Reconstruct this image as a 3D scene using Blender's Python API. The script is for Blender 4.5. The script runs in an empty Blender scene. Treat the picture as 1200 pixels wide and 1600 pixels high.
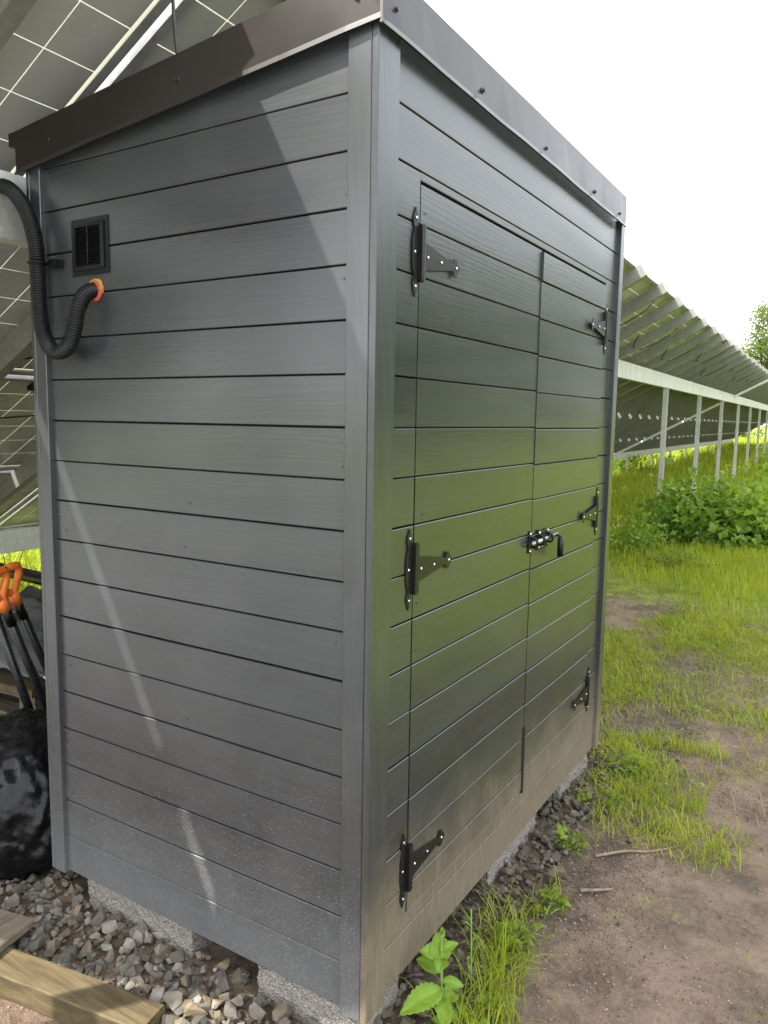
import bpy, bmesh, math, random
import numpy as np
from mathutils import Matrix, Vector

random.seed(7)
rng = np.random.default_rng(11)
SC = bpy.context.scene
COL = SC.collection

# ------------------------------------------------------------------ camera
cam_d = bpy.data.cameras.new("camera")
cam = bpy.data.objects.new("camera", cam_d)
COL.objects.link(cam)
SC.camera = cam
RT = Vector((0.84980, 0.52687, 0.01583))
DN = Vector((0.07699, -0.09437, -0.99256))
FW = Vector((-0.52145, 0.84469, -0.12076))
CAMPOS = Vector((0.9293, -1.4481, 1.5811))
cam.matrix_world = Matrix((
    (RT.x, -DN.x, -FW.x, CAMPOS.x),
    (RT.y, -DN.y, -FW.y, CAMPOS.y),
    (RT.z, -DN.z, -FW.z, CAMPOS.z),
    (0, 0, 0, 1)))
cam_d.sensor_fit = 'HORIZONTAL'
cam_d.sensor_width = 36.0
cam_d.lens = 35.97
cam_d.clip_start = 0.05
cam_d.clip_end = 2000

# ------------------------------------------------------------------ sky, sun, exposure
SUN_TRAVEL = Vector((0.50, 0.665, -1.0)).normalized()
SUN_EL = math.asin(-SUN_TRAVEL.z)
SUN_AZ = math.atan2(-SUN_TRAVEL.x, -SUN_TRAVEL.y)
w = bpy.data.worlds.new("World")
SC.world = w
w.use_nodes = True
wn, wl = w.node_tree.nodes, w.node_tree.links
wn.clear()
wo = wn.new("ShaderNodeOutputWorld")
bg = wn.new("ShaderNodeBackground")
sky = wn.new("ShaderNodeTexSky")
sky.sky_type = 'NISHITA'
sky.sun_disc = False
sky.sun_elevation = SUN_EL
sky.sun_rotation = SUN_AZ
sky.air_density = 1.0
sky.dust_density = 4.0
sky.ozone_density = 1.0
tc = wn.new("ShaderNodeTexCoord")
cl = wn.new("ShaderNodeTexNoise")
cl.inputs["Scale"].default_value = 2.2
cl.inputs["Detail"].default_value = 5
wl.new(tc.outputs["Generated"], cl.inputs["Vector"])
ramp = wn.new("ShaderNodeMapRange")
ramp.inputs["From Min"].default_value = 0.3
ramp.inputs["From Max"].default_value = 0.7
ramp.inputs["To Min"].default_value = 0.72
ramp.inputs["To Max"].default_value = 0.95
wl.new(cl.outputs["Fac"], ramp.inputs["Value"])
mixs = wn.new("ShaderNodeMix")
mixs.data_type = 'RGBA'
wl.new(ramp.outputs["Result"], mixs.inputs["Factor"])
wl.new(sky.outputs["Color"], mixs.inputs["A"])
mixs.inputs["B"].default_value = (11.5, 12.0, 12.8, 1)      # thin bright cloud
wl.new(mixs.outputs["Result"], bg.inputs["Color"])
bg.inputs["Strength"].default_value = 0.12
wl.new(bg.outputs["Background"], wo.inputs["Surface"])

sun_d = bpy.data.lights.new("sun", 'SUN')
sun_d.energy = 4.5
sun_d.angle = math.radians(0.6)
sun_d.color = (1.0, 0.95, 0.86)
sun = bpy.data.objects.new("sun", sun_d)
COL.objects.link(sun)
sun.rotation_euler = SUN_TRAVEL.to_track_quat('-Z', 'Y').to_euler()

SC.view_settings.view_transform = 'Standard'
SC.view_settings.look = 'None'
SC.view_settings.gamma = 1.0
SC.view_settings.use_curve_mapping = False
SC.view_settings.exposure = 1.30
SC.cycles.use_denoising = True
SC.cycles.max_bounces = 8
SC.cycles.sample_clamp_indirect = 6.0


# ------------------------------------------------------------------ node helper
class G:
    def __init__(s, name):
        s.m = bpy.data.materials.new(name)
        s.m.use_nodes = True
        s.t = s.m.node_tree
        s.t.nodes.clear()
        s.out = s.t.nodes.new("ShaderNodeOutputMaterial")

    def n(s, typ, attrs=None, outp=0, **ins):
        nd = s.t.nodes.new("ShaderNode" + typ)
        for k, v in (attrs or {}).items():
            setattr(nd, k, v)
        for k, v in ins.items():
            key = k.replace("_", " ")
            if key.startswith("i ") and key[2:].isdigit():
                key = int(key[2:])
            sock = nd.inputs[key]
            s.put(sock, v)
        return nd.outputs[outp]

    def put(s, sock, v):
        if isinstance(v, bpy.types.NodeSocket):
            s.t.links.new(v, sock)
        else:
            if sock.type == 'RGBA' and len(v) == 3:
                v = (*v, 1)
            sock.default_value = v

    def math(s, op, a, b=0.0, c=None, clamp=False):
        nd = s.t.nodes.new("ShaderNodeMath")
        nd.operation = op
        nd.use_clamp = clamp
        s.put(nd.inputs[0], a)
        s.put(nd.inputs[1], b)
        if c is not None:
            s.put(nd.inputs[2], c)
        return nd.outputs[0]

    def mix(s, f, a, b, blend='MIX'):
        nd = s.t.nodes.new("ShaderNodeMix")
        nd.data_type = 'RGBA'
        nd.blend_type = blend
        s.put(nd.inputs[0], f)
        s.put(nd.inputs[6], a)
        s.put(nd.inputs[7], b)
        return nd.outputs[2]

    def rng(s, v, a, b, c=0.0, d=1.0, smooth=True):
        nd = s.t.nodes.new("ShaderNodeMapRange")
        nd.interpolation_type = 'SMOOTHSTEP' if smooth else 'LINEAR'
        s.put(nd.inputs[0], v)
        for i, x in enumerate((a, b, c, d)):
            s.put(nd.inputs[i + 1], x)
        return nd.outputs[0]

    def noise(s, vec, scale, detail=3, rough=0.5, dist=0.0, outp=0):
        return s.n("TexNoise", None, outp, Vector=vec, Scale=scale, Detail=detail, Roughness=rough, Distortion=dist)

    def pos(s):
        return s.n("NewGeometry", None, 0)

    def sep(s, vec):
        nd = s.t.nodes.new("ShaderNodeSeparateXYZ")
        s.put(nd.inputs[0], vec)
        return nd.outputs

    def mapv(s, vec, scale=(1, 1, 1), loc=(0, 0, 0)):
        nd = s.t.nodes.new("ShaderNodeMapping")
        s.put(nd.inputs["Vector"], vec)
        nd.inputs["Scale"].default_value = scale
        s.put(nd.inputs["Location"], loc)
        return nd.outputs[0]

    def rnd(s):
        nd = s.t.nodes.new("ShaderNodeObjectInfo")
        return nd.outputs["Random"]

    def attr(s, name):
        nd = s.t.nodes.new("ShaderNodeAttribute")
        nd.attribute_name = name
        return nd.outputs["Fac"]

    def bump(s, h, strength=0.3, dist=0.01, normal=None):
        nd = s.t.nodes.new("ShaderNodeBump")
        nd.inputs["Strength"].default_value = strength
        nd.inputs["Distance"].default_value = dist
        s.put(nd.inputs["Height"], h)
        if normal is not None:
            s.put(nd.inputs["Normal"], normal)
        return nd.outputs[0]

    def bsdf(s, color, rough=0.5, metal=0.0, normal=None, spec=0.5, **kw):
        nd = s.t.nodes.new("ShaderNodeBsdfPrincipled")
        s.put(nd.inputs["Base Color"], color)
        s.put(nd.inputs["Roughness"], rough)
        s.put(nd.inputs["Metallic"], metal)
        s.put(nd.inputs["Specular IOR Level"], spec)
        if normal is not None:
            s.put(nd.inputs["Normal"], normal)
        for k, v in kw.items():
            s.put(nd.inputs[k.replace("_", " ")], v)
        return nd.outputs[0]

    def done(s, shader):
        s.t.links.new(shader, s.out.inputs[0])
        return s.m


def scale_col(g, col, f):
    """colour multiplied by a scalar socket"""
    nd = g.t.nodes.new("ShaderNodeVectorMath")
    nd.operation = 'SCALE'
    g.put(nd.inputs[0], col)
    g.put(nd.inputs["Scale"], f)
    return nd.outputs[0]


def simple(name, col, rough=0.5, metal=0.0, var=0.15, nscale=25.0, bump=0.0, bscale=120.0, spec=0.5, rv=0.08):
    g = G(name)
    p = g.pos()
    f = g.rng(g.noise(p, nscale, 4), 0.3, 0.7, 1 - var, 1 + var)
    c = scale_col(g, (*col,), f)
    nrm = None
    if bump:
        nrm = g.bump(g.noise(p, bscale, 4), bump, 0.004)
    rr = g.rng(g.noise(p, nscale * 2.3, 3), 0.3, 0.7, max(0.02, rough - rv), min(1, rough + rv))
    return g.done(g.bsdf(c, rr, metal, nrm, spec))


# ------------------------------------------------------------------ paint on the shed timber
def paint(name, axis, mud):
    """satin anthracite paint over sawn softwood, grain running along `axis`"""
    g = G(name)
    p = g.pos()
    r = g.rnd()
    off = g.t.nodes.new("ShaderNodeCombineXYZ")
    g.put(off.inputs[0], g.math('MULTIPLY', r, 37.0))
    g.put(off.inputs[1], g.math('MULTIPLY', r, 91.0))
    g.put(off.inputs[2], g.math('MULTIPLY', r, 53.0))
    add = g.t.nodes.new("ShaderNodeVectorMath")
    add.operation = 'ADD'
    g.put(add.inputs[0], p)
    g.put(add.inputs[1], off.outputs[0])
    v = add.outputs[0]
    st = {'x': (0.09, 1, 1), 'y': (1, 0.09, 1), 'z': (1, 1, 0.09)}[axis]
    vs = g.mapv(v, st)
    warp = g.noise(v, 3.0, 2)
    band = g.n("TexWave", {"wave_type": 'BANDS', "bands_direction": {'x': 'Z', 'y': 'Z', 'z': 'DIAGONAL'}[axis]}, 1,
               Vector=vs, Scale=22.0, Distortion=9.0, Detail=2.0, Detail_Scale=1.3)
    fine = g.noise(vs, 190.0, 4, 0.6)
    big = g.noise(vs, 14.0, 3)
    # knots
    kn = g.n("TexVoronoi", {"feature": 'F1'}, 0, Vector=g.mapv(v, {'x': (1.6, 3, 5.5), 'y': (3, 1.6, 5.5), 'z': (3, 5.5, 1.6)}[axis]), Scale=1.0, Randomness=1.0)
    knot = g.rng(kn, 0.07, 0.17, 1.0, 0.0)
    h = g.math('ADD', g.math('MULTIPLY', band, 0.30), g.math('MULTIPLY', fine, 0.55))
    h = g.math('ADD', h, g.math('MULTIPLY', knot, 0.5))
    nrm = g.bump(h, 0.13, 0.0013)
    nrm = g.bump(g.noise(g.mapv(v, st), 5.0, 2), 0.05, 0.012, nrm)
    # colour: thin stain, so the grain shows a little
    tone = g.rng(big, 0.3, 0.7, 0.86, 1.14)
    tone = g.math('MULTIPLY', tone, g.rng(band, 0.0, 1.0, 0.86, 1.14, False))
    tone = g.math('MULTIPLY', tone, g.rng(fine, 0.3, 0.7, 0.96, 1.04))
    tone = g.math('MULTIPLY', tone, g.rng(r, 0.0, 1.0, 0.82, 1.18, False))
    tone = g.math('MULTIPLY', tone, g.rng(knot, 0.0, 1.0, 1.0, 0.62))
    base = scale_col(g, (0.0185, 0.0220, 0.0255), tone)
    warm = g.rng(g.noise(v, 7.0, 3), 0.45, 0.75, 0.0, 0.35)
    base = g.mix(warm, base, (0.029, 0.0285, 0.0285))
    # pale scuffs and paint chips
    sc = g.noise(g.mapv(v, {'x': (1, 1, 0.5), 'y': (1, 1, 0.4), 'z': (1, 1, 0.4)}[axis]), 46.0, 5, 0.65)
    base = g.mix(g.rng(sc, 0.86, 0.89, 0.0, 0.40), base, (0.40, 0.39, 0.36))
    dust = g.rng(g.noise(v, 2.6, 5, 0.65), 0.5, 0.8, 0.0, 0.16)
    base = g.mix(dust, base, (0.105, 0.107, 0.108))
    z = g.sep(p)[2]
    ragged = g.math('ADD', z, g.math('MULTIPLY', g.math('SUBTRACT', g.noise(p, 5.0, 5, 0.7), 0.5), 0.35))
    rough = g.rng(g.noise(vs, 7.0, 2), 0.3, 0.7, 0.26, 0.32)
    if mud == 'splash':       # rain splashed soil, pale specks
        lo = g.rng(ragged, 0.60, 0.02, 0.0, 0.48)
        base = g.mix(lo, base, (0.185, 0.182, 0.175))
        base = g.mix(g.rng(g.noise(p, 1.7, 4, 0.6), 0.25, 0.75, 0.06, 0.22), base, (0.115, 0.120, 0.126))
        vo = g.n("TexVoronoi", {"feature": 'F1'}, 0, Vector=p, Scale=300.0, Randomness=1.0)
        vr = g.n("TexVoronoi", {"feature": 'F1'}, 1, Vector=p, Scale=300.0, Randomness=1.0)
        vx = g.sep(vr)[0]
        dens = g.rng(g.math('ADD', z, g.math('MULTIPLY', g.math('SUBTRACT', g.noise(p, 4.0, 3), 0.5), 0.9)), 0.80, 0.0, 0.001, 0.75)
        clump = g.rng(g.noise(p, 17.0, 5, 0.7), 0.35, 0.65, 0.15, 1.25)
        dot = g.math('MULTIPLY', g.rng(vo, 0.30, 0.18), g.math('LESS_THAN', vx, g.math('MULTIPLY', dens, clump)))
        base = g.mix(g.math('MULTIPLY', dot, 0.62), base, (0.46, 0.45, 0.42))
        rough = g.math('ADD', rough, g.math('MULTIPLY', lo, 0.6), clamp=True)
    else:                     # brown mud film
        lo = g.rng(ragged, 0.60, 0.16, 0.0, 0.80)
        streak = g.rng(g.noise(g.mapv(p, (1, 14, 1.2)), 9.0, 4), 0.25, 0.7, 0.55, 1.0)
        speck = g.rng(g.noise(p, 260.0, 3), 0.35, 0.65, 0.72, 1.12)
        fac = g.math('MULTIPLY', g.math('MULTIPLY', lo, streak), speck, clamp=True)
        base = g.mix(fac, base, (0.205, 0.155, 0.092))
        rough = g.math('ADD', rough, g.math('MULTIPLY', lo, 0.45), clamp=True)
        nrm = g.bump(g.math('MULTIPLY', g.noise(p, 320.0, 3), lo), 0.25, 0.003, nrm)
    return g.done(g.bsdf(base, rough, 0.0, nrm, 0.85))


MAT = {}
MAT['paint_x'] = paint("paint_left_boards", 'x', 'splash')
MAT['paint_z'] = paint("paint_left_trim", 'z', 'splash')
MAT['paint_y'] = paint("paint_front_boards", 'y', 'mud')
MAT['paint_zf'] = paint("paint_front_trim", 'z', 'mud')
MAT['lining'] = simple("dark_lining", (0.012, 0.012, 0.012), 0.8)
MAT['flash'] = simple("brown_black_sheet_metal", (0.023, 0.0185, 0.0168), 0.30, 0.0, 0.05, 4, rv=0.015, spec=0.32)
MAT['flash_edge'] = simple("bright_sheet_edge", (0.16, 0.15, 0.14), 0.35, 0.0)
MAT['black_metal'] = simple("black_hinge_lacquer", (0.009, 0.009, 0.009), 0.36, 0.0, 0.1, 60, spec=0.25)
MAT['zinc'] = simple("zinc_screw", (0.72, 0.72, 0.70), 0.25, 1.0)
MAT['chrome'] = simple("bright_steel", (0.30, 0.30, 0.30), 0.25, 1.0)
MAT['dark_screw'] = simple("dark_screw", (0.02, 0.02, 0.02), 0.35)
MAT['plastic'] = simple("black_plastic", (0.004, 0.0045, 0.0055), 0.36, spec=0.35)
MAT['hose'] = simple("black_hose_plastic", (0.006, 0.0065, 0.0075), 0.45, spec=0.35)
MAT['red'] = simple("red_sleeve", (0.40, 0.075, 0.04), 0.6)
MAT['foam'] = simple("expanded_foam", (0.42, 0.20, 0.035), 0.9, 0, 0.3, 60, 0.8, 90)
MAT['cable'] = simple("cable_black", (0.010, 0.010, 0.011), 0.5)
MAT['orange'] = simple("orange_plastic", (0.72, 0.17, 0.022), 0.42, 0, 0.15, 30, 0.05)
MAT['shaft'] = simple("black_shaft_lacquer", (0.014, 0.014, 0.016), 0.28)
MAT['steel'] = simple("spade_steel", (0.06, 0.06, 0.06), 0.4, 0.6)


def galv(name, base, rough=0.45):
    g = G(name)
    p = g.pos()
    sp = g.n("TexVoronoi", {"feature": 'F1'}, 1, Vector=p, Scale=55.0)
    f = g.math('ADD', 0.9, g.math('MULTIPLY', g.sep(sp)[0], 0.2))
    st = g.rng(g.noise(g.mapv(p, (1, 1, 0.25)), 5.0, 5, 0.65), 0.45, 0.75, 1.0, 0.78)
    c = scale_col(g, base, g.math('MULTIPLY', f, st))
    return g.done(g.bsdf(c, rough, 0.25, None, 0.5))


MAT['galv'] = galv("galvanised_steel", (0.56, 0.56, 0.53))
MAT['rib'] = galv("galvanised_rib", (0.23, 0.23, 0.20), 0.5)
MAT['white'] = simple("white_coated_tray", (0.80, 0.80, 0.76), 0.4)
MAT['alu'] = simple("anodised_frame", (0.30, 0.30, 0.29), 0.4, 0.3)
MAT['cell'] = simple("cell_back", (0.40, 0.40, 0.375), 0.32, 0.0, 0.06, 3)
# thin backsheet that lets daylight through between the cells
g = G("backsheet")
tr = g.t.nodes.new("ShaderNodeBsdfTranslucent")
tr.inputs[0].default_value = (0.52, 0.52, 0.46, 1)
df = g.bsdf((0.7, 0.7, 0.62), 0.4)
mx = g.t.nodes.new("ShaderNodeMixShader")
mx.inputs[0].default_value = 0.25
g.t.links.new(tr.outputs[0], mx.inputs[1])
g.t.links.new(df, mx.inputs[2])
MAT['sheet'] = g.done(mx.outputs[0])

# concrete blocks
g = G("concrete_block")
p = g.pos()
a = g.noise(p, 140.0, 4, 0.7)
vo = g.n("TexVoronoi", {"feature": 'F1'}, 0, Vector=p, Scale=150.0)
c = g.mix(g.rng(a, 0.3, 0.7), (0.25, 0.225, 0.195), (0.35, 0.32, 0.285))
c = g.mix(g.rng(vo, 0.45, 0.75, 0.0, 0.5), c, (0.10, 0.088, 0.075))
MAT['block'] = g.done(g.bsdf(c, 0.95, 0, g.bump(g.math('ADD', vo, a), 1.0, 0.006), 0.2))

# stones
g = G("crushed_stone")
p = g.pos()
r = g.math('FRACT', g.math('ADD', g.attr("rnd"), g.math('MULTIPLY', g.rnd(), 7.31)))
cr = g.t.nodes.new("ShaderNodeValToRGB")
els = cr.color_ramp.elements
els[0].position, els[0].color = 0.0, (0.20, 0.18, 0.15, 1)
els[1].position, els[1].color = 1.0, (0.34, 0.30, 0.245, 1)
for pos_, col_ in ((0.22, (0.145, 0.135, 0.12)), (0.40, (0.25, 0.205, 0.14)), (0.55, (0.31, 0.275, 0.22)), (0.68, (0.17, 0.155, 0.13)), (0.80, (0.28, 0.22, 0.13)), (0.9, (0.42, 0.39, 0.345))):
    e = els.new(pos_)
    e.color = (*col_, 1)
g.put(cr.inputs[0], r)
c = g.mix(g.rng(g.noise(p, 60, 5, 0.6), 0.35, 0.65, 0, 0.5), cr.outputs[0], scale_col(g, cr.outputs[0], 0.55))
c = g.mix(g.rng(g.noise(p, 14, 3), 0.45, 0.70, 0, 0.5), c, (0.15, 0.115, 0.070))
soilz = g.rng(g.sep(p)[0], -0.04, 0.10, 0.0, 1.0)
shade_dirt = g.math('MULTIPLY', g.rng(g.sep(p)[1], 0.02, 0.12), g.rng(g.noise(p, 9, 4), 0.30, 0.62, 0.35, 0.9))  # door-side stones: shade below the wall painted in along with patchy dirt
c = g.mix(shade_dirt, c, (0.105, 0.085, 0.060))
c = scale_col(g, c, 0.78)
MAT['stone'] = g.done(g.bsdf(c, 0.8, 0, g.bump(g.noise(p, 130, 5, 0.7), 0.7, 0.006), 0.3))


def rawwood(name, c1, c2, axis):
    g = G(name)
    p = g.pos()
    vs = g.mapv(p, {'x': (0.08, 1, 1), 'y': (1, 0.08, 1)}[axis])
    n1 = g.noise(vs, 55, 5, 0.65)
    n2 = g.noise(p, 9, 4)
    c = g.mix(g.rng(n1, 0.3, 0.7), c1, c2)
    c = g.mix(g.rng(n2, 0.5, 0.75, 0, 0.6), c, scale_col(g, c, 0.45))
    return g.done(g.bsdf(c, 0.75, 0, g.bump(n1, 0.5, 0.004), 0.3))


MAT['timber'] = rawwood("treated_timber", (0.062, 0.046, 0.022), (0.135, 0.102, 0.052), 'x')
MAT['old_timber'] = rawwood("weathered_timber", (0.11, 0.085, 0.058), (0.20, 0.16, 0.115), 'y')
MAT['pallet'] = rawwood("pallet_wood", (0.07, 0.055, 0.038), (0.17, 0.135, 0.09), 'x')
MAT['tarp'] = simple("grey_tarpaulin", (0.085, 0.088, 0.09), 0.42, 0, 0.2, 8, 0.1, 40)
MAT['bag'] = simple("black_bin_bag", (0.005, 0.005, 0.0055), 0.30, 0, 0.2, 20, 0.35, 45, spec=0.28)
MAT['bark'] = simple("bark", (0.09, 0.07, 0.05), 0.9, 0, 0.3, 12, 0.6, 30)
MAT['twig'] = simple("dead_twig", (0.20, 0.15, 0.10), 0.85, 0, 0.3, 40, 0.3, 90)


def leafmat(name, c_dark, c_light, trans=0.45, rough=0.42):
    g = G(name)
    r = g.attr("rnd")
    c = g.mix(r, c_dark, c_light)
    c = g.mix(g.rng(g.noise(g.pos(), 30, 3), 0.4, 0.7, 0, 0.25), c, scale_col(g, c, 0.6))
    d = g.bsdf(c, rough, 0, None, 0.35)
    t = g.t.nodes.new("ShaderNodeBsdfTranslucent")
    g.put(t.inputs[0], g.mix(0.35, c, (0.52, 0.52, 0.03), 'MIX'))
    mxn = g.t.nodes.new("ShaderNodeMixShader")
    mxn.inputs[0].default_value = trans
    g.t.links.new(d, mxn.inputs[1])
    g.t.links.new(t.outputs[0], mxn.inputs[2])
    return g.done(mxn.outputs[0])


MAT['grass'] = leafmat("grass_blade", (0.13, 0.225, 0.014), (0.48, 0.54, 0.040), 0.55)
MAT['straw'] = leafmat("dry_grass", (0.16, 0.12, 0.06), (0.40, 0.33, 0.17), 0.3, 0.7)
MAT['bramble'] = leafmat("bramble_leaf", (0.07, 0.18, 0.024), (0.29, 0.47, 0.06), 0.5)
MAT['herb'] = leafmat("weed_leaf", (0.10, 0.22, 0.018), (0.26, 0.42, 0.045), 0.45, 0.38)
MAT['treeleaf'] = leafmat("tree_leaf", (0.055, 0.105, 0.022), (0.19, 0.26, 0.06), 0.5)
MAT['hedge'] = leafmat("hedge_leaf", (0.07, 0.15, 0.018), (0.28, 0.37, 0.045), 0.5)
MAT['stem'] = simple("green_stem", (0.16, 0.24, 0.05), 0.5)
MAT['yellow'] = simple("yellow_petal", (0.80, 0.60, 0.02), 0.6)

# ground: damp brown soil, darker mud, mossy green film, meadow further out
g = G("soil_and_turf")
p = g.pos()
s = g.sep(p)
n1 = g.noise(p, 1.1, 5, 0.62)
n2 = g.noise(p, 6.0, 6, 0.65)
n3 = g.noise(p, 42.0, 6, 0.7)
n4 = g.noise(p, 210.0, 4, 0.7)
soil = g.mix(g.rng(n2, 0.32, 0.68), (0.158, 0.104, 0.068), (0.305, 0.216, 0.152))
soil = g.mix(g.rng(n3, 0.42, 0.66, 0, 0.45), soil, (0.30, 0.235, 0.175))
soil = g.mix(g.rng(n4, 0.52, 0.72, 0, 0.7), soil, (0.075, 0.055, 0.040))
wet = g.rng(g.noise(p, 2.3, 4, 0.6), 0.50, 0.68)
# damp strip along the gravel margin
damp = g.math('MULTIPLY', g.rng(g.math('ADD', s[0], g.math('MULTIPLY', g.math('SUBTRACT', n2, 0.5), 0.5)), 0.42, 0.16), g.rng(s[0], -0.6, -0.2))
wet = g.math('MAXIMUM', g.math('MULTIPLY', wet, 0.7), g.math('MULTIPLY', damp, 0.85))
soil = g.mix(wet, soil, scale_col(g, soil, 0.42))
turf = g.mix(g.rng(n2, 0.3, 0.7), (0.125, 0.185, 0.014), (0.29, 0.335, 0.034))
turf = g.mix(g.rng(n3, 0.5, 0.7, 0, 0.5), turf, (0.13, 0.095, 0.05))
far = g.rng(s[1], 4.6, 6.6)
east = g.rng(g.math('ADD', s[0], g.math('MULTIPLY', n2, 0.6)), 1.25, 1.9)
west = g.rng(s[0], -3.2, -4.4)
south = g.math('MULTIPLY', g.rng(s[1], -9.0, -14.0), 1.0)
tf = g.math('MAXIMUM', g.math('MAXIMUM', g.math('MULTIPLY', far, 0.96), east), g.math('MAXIMUM', west, g.math('MULTIPLY', south, 0.9)))
patch = g.rng(g.math('ADD', g.math('MULTIPLY', n1, 0.6), g.math('MULTIPLY', n2, 0.4)), 0.40, 0.60)
tfac = g.math('ADD', g.math('MULTIPLY', tf, 1.35), g.math('MULTIPLY', patch, g.math('SUBTRACT', 0.70, tf)))
tfac = g.rng(tfac, 0.55, 0.95)
track = g.math('MULTIPLY', g.rng(s[1], -0.9, -1.6), g.rng(s[1], -13.0, -9.0))
soil = g.mix(g.math('MULTIPLY', track, 0.85), soil, g.mix(g.rng(n3, 0.3, 0.7), (0.24, 0.235, 0.225), (0.40, 0.395, 0.385)))
c = g.mix(g.math('MULTIPLY', tfac, g.math('SUBTRACT', 1.0, track)), soil, turf)
rough = g.rng(wet, 0.0, 1.0, 0.92, 0.62)
hh = g.math('ADD', g.math('ADD', g.math('MULTIPLY', n2, 1.2), g.math('MULTIPLY', n3, 0.5)), g.math('MULTIPLY', n4, 0.14))
MAT['ground'] = g.done(g.bsdf(c, rough, 0, g.bump(hh, 1.0, 0.05), 0.35))

# ------------------------------------------------------------------ object helpers
WM = {}


def link(o, parent=None, mw=None):
    COL.objects.link(o)
    mw = mw if mw is not None else Matrix.Identity(4)
    if parent is not None:
        o.parent = parent
        o.matrix_parent_inverse = WM[parent].inverted()
    o.matrix_basis = mw
    WM[o] = mw.copy()
    return o


def mesh(name, V, F, mat=None, smooth=False, rnd=None):
    me = bpy.data.meshes.new(name)
    me.from_pydata([tuple(v) for v in V], [], F)
    me.update()
    if mat:
        me.materials.append(MAT[mat])
    if smooth:
        me.polygons.foreach_set("use_smooth", [True] * len(me.polygons))
    if rnd is not None:
        at = me.attributes.new("rnd", 'FLOAT', 'POINT')
        at.data.foreach_set("value", np.asarray(rnd, dtype=np.float32))
    return me


def nmesh(name, V, F, mat, rnd=None, smooth=False):
    """numpy vertices + equal-size faces"""
    V = np.asarray(V, dtype=np.float32)
    F = np.asarray(F, dtype=np.int32)
    me = bpy.data.meshes.new(name)
    me.vertices.add(len(V))
    me.vertices.foreach_set("co", V.ravel())
    k = F.shape[1]
    me.loops.add(F.size)
    me.loops.foreach_set("vertex_index", F.ravel())
    me.polygons.add(len(F))
    me.polygons.foreach_set("loop_start", np.arange(0, F.size, k, dtype=np.int32))
    me.update(calc_edges=True)
    me.materials.append(MAT[mat])
    me.polygons.foreach_set("use_smooth", np.full(len(F), smooth, dtype=bool))
    if rnd is not None:
        at = me.attributes.new("rnd", 'FLOAT', 'POINT')
        at.data.foreach_set("value", np.asarray(rnd, dtype=np.float32))
    return me


def obj(name, me, parent=None, mw=None, label=None, cat=None, group=None, kind=None):
    o = bpy.data.objects.new(name, me)
    link(o, parent, mw)
    if label:
        o["label"] = label
    if cat:
        o["category"] = cat
    if group:
        o["group"] = group
    if kind:
        o["kind"] = kind
    return o


def empty(name, loc, label, cat, group=None):
    o = bpy.data.objects.new(name, None)
    o.empty_display_size = 0.1
    return_o = link(o, None, Matrix.Translation(loc))
    o["label"] = label
    o["category"] = cat
    if group:
        o["group"] = group
    return return_o


class MB:
    """collects shapes as one mesh"""

    def __init__(s):
        s.V, s.F, s.R = [], [], []

    def add(s, V, F):
        b = len(s.V)
        s.V += [tuple(v) for v in V]
        s.F += [[i + b for i in f] for f in F]

    def box(s, a, b):
        (x0, y0, z0), (x1, y1, z1) = a, b
        s.add([(x0, y0, z0), (x1, y0, z0), (x1, y1, z0), (x0, y1, z0), (x0, y0, z1), (x1, y0, z1), (x1, y1, z1), (x0, y1, z1)],
              [[0, 3, 2, 1], [4, 5, 6, 7], [0, 1, 5, 4], [1, 2, 6, 5], [2, 3, 7, 6], [3, 0, 4, 7]])

    def prism(s, poly, f0, f1):
        """poly: list of 2d points; f0/f1: functions 2d->3d for both ends"""
        n = len(poly)
        s.add([f0(q) for q in poly] + [f1(q) for q in poly],
              [list(range(n))[::-1], list(range(n, 2 * n))] + [[i, (i + 1) % n, n + (i + 1) % n, n + i] for i in range(n)])

    def cyl(s, a, b, r0, r1=None, n=10, cap=True):
        a, b = Vector(a), Vector(b)
        r1 = r0 if r1 is None else r1
        d = (b - a).normalized()
        u = d.orthogonal().normalized()
        v = d.cross(u)
        ring = lambda c, r: [c + (u * math.cos(2 * math.pi * i / n) + v * math.sin(2 * math.pi * i / n)) * r for i in range(n)]
        F = [[i, (i + 1) % n, n + (i + 1) % n, n + i] for i in range(n)]
        if cap:
            F += [list(range(n))[::-1], list(range(n, 2 * n))]
        s.add(ring(a, r0) + ring(b, r1), F)

    def tube(s, pts, rad, n=8, cap=True):
        pts = [Vector(q) for q in pts]
        m = len(pts)
        rad = rad if isinstance(rad, (list, tuple, np.ndarray)) else [rad] * m
        V = []
        u = None
        for i, q in enumerate(pts):
            d = (pts[min(i + 1, m - 1)] - pts[max(i - 1, 0)]).normalized()
            u = d.orthogonal().normalized() if u is None else (u - d * u.dot(d)).normalized()
            v = d.cross(u)
            V += [q + (u * math.cos(2 * math.pi * k / n) + v * math.sin(2 * math.pi * k / n)) * rad[i] for k in range(n)]
        F = [[i * n + k, i * n + (k + 1) % n, (i + 1) * n + (k + 1) % n, (i + 1) * n + k] for i in range(m - 1) for k in range(n)]
        if cap:
            F += [list(range(n))[::-1], [(m - 1) * n + k for k in range(n)]]
        s.add(V, F)

    def mesh(s, name, mat, smooth=False, rnd=None):
        return mesh(name, s.V, s.F, mat, smooth, rnd)

    def build(s, name, mat, parent=None, smooth=False, **kw):
        return obj(name, s.mesh(name, mat, smooth), parent, **kw)


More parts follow.
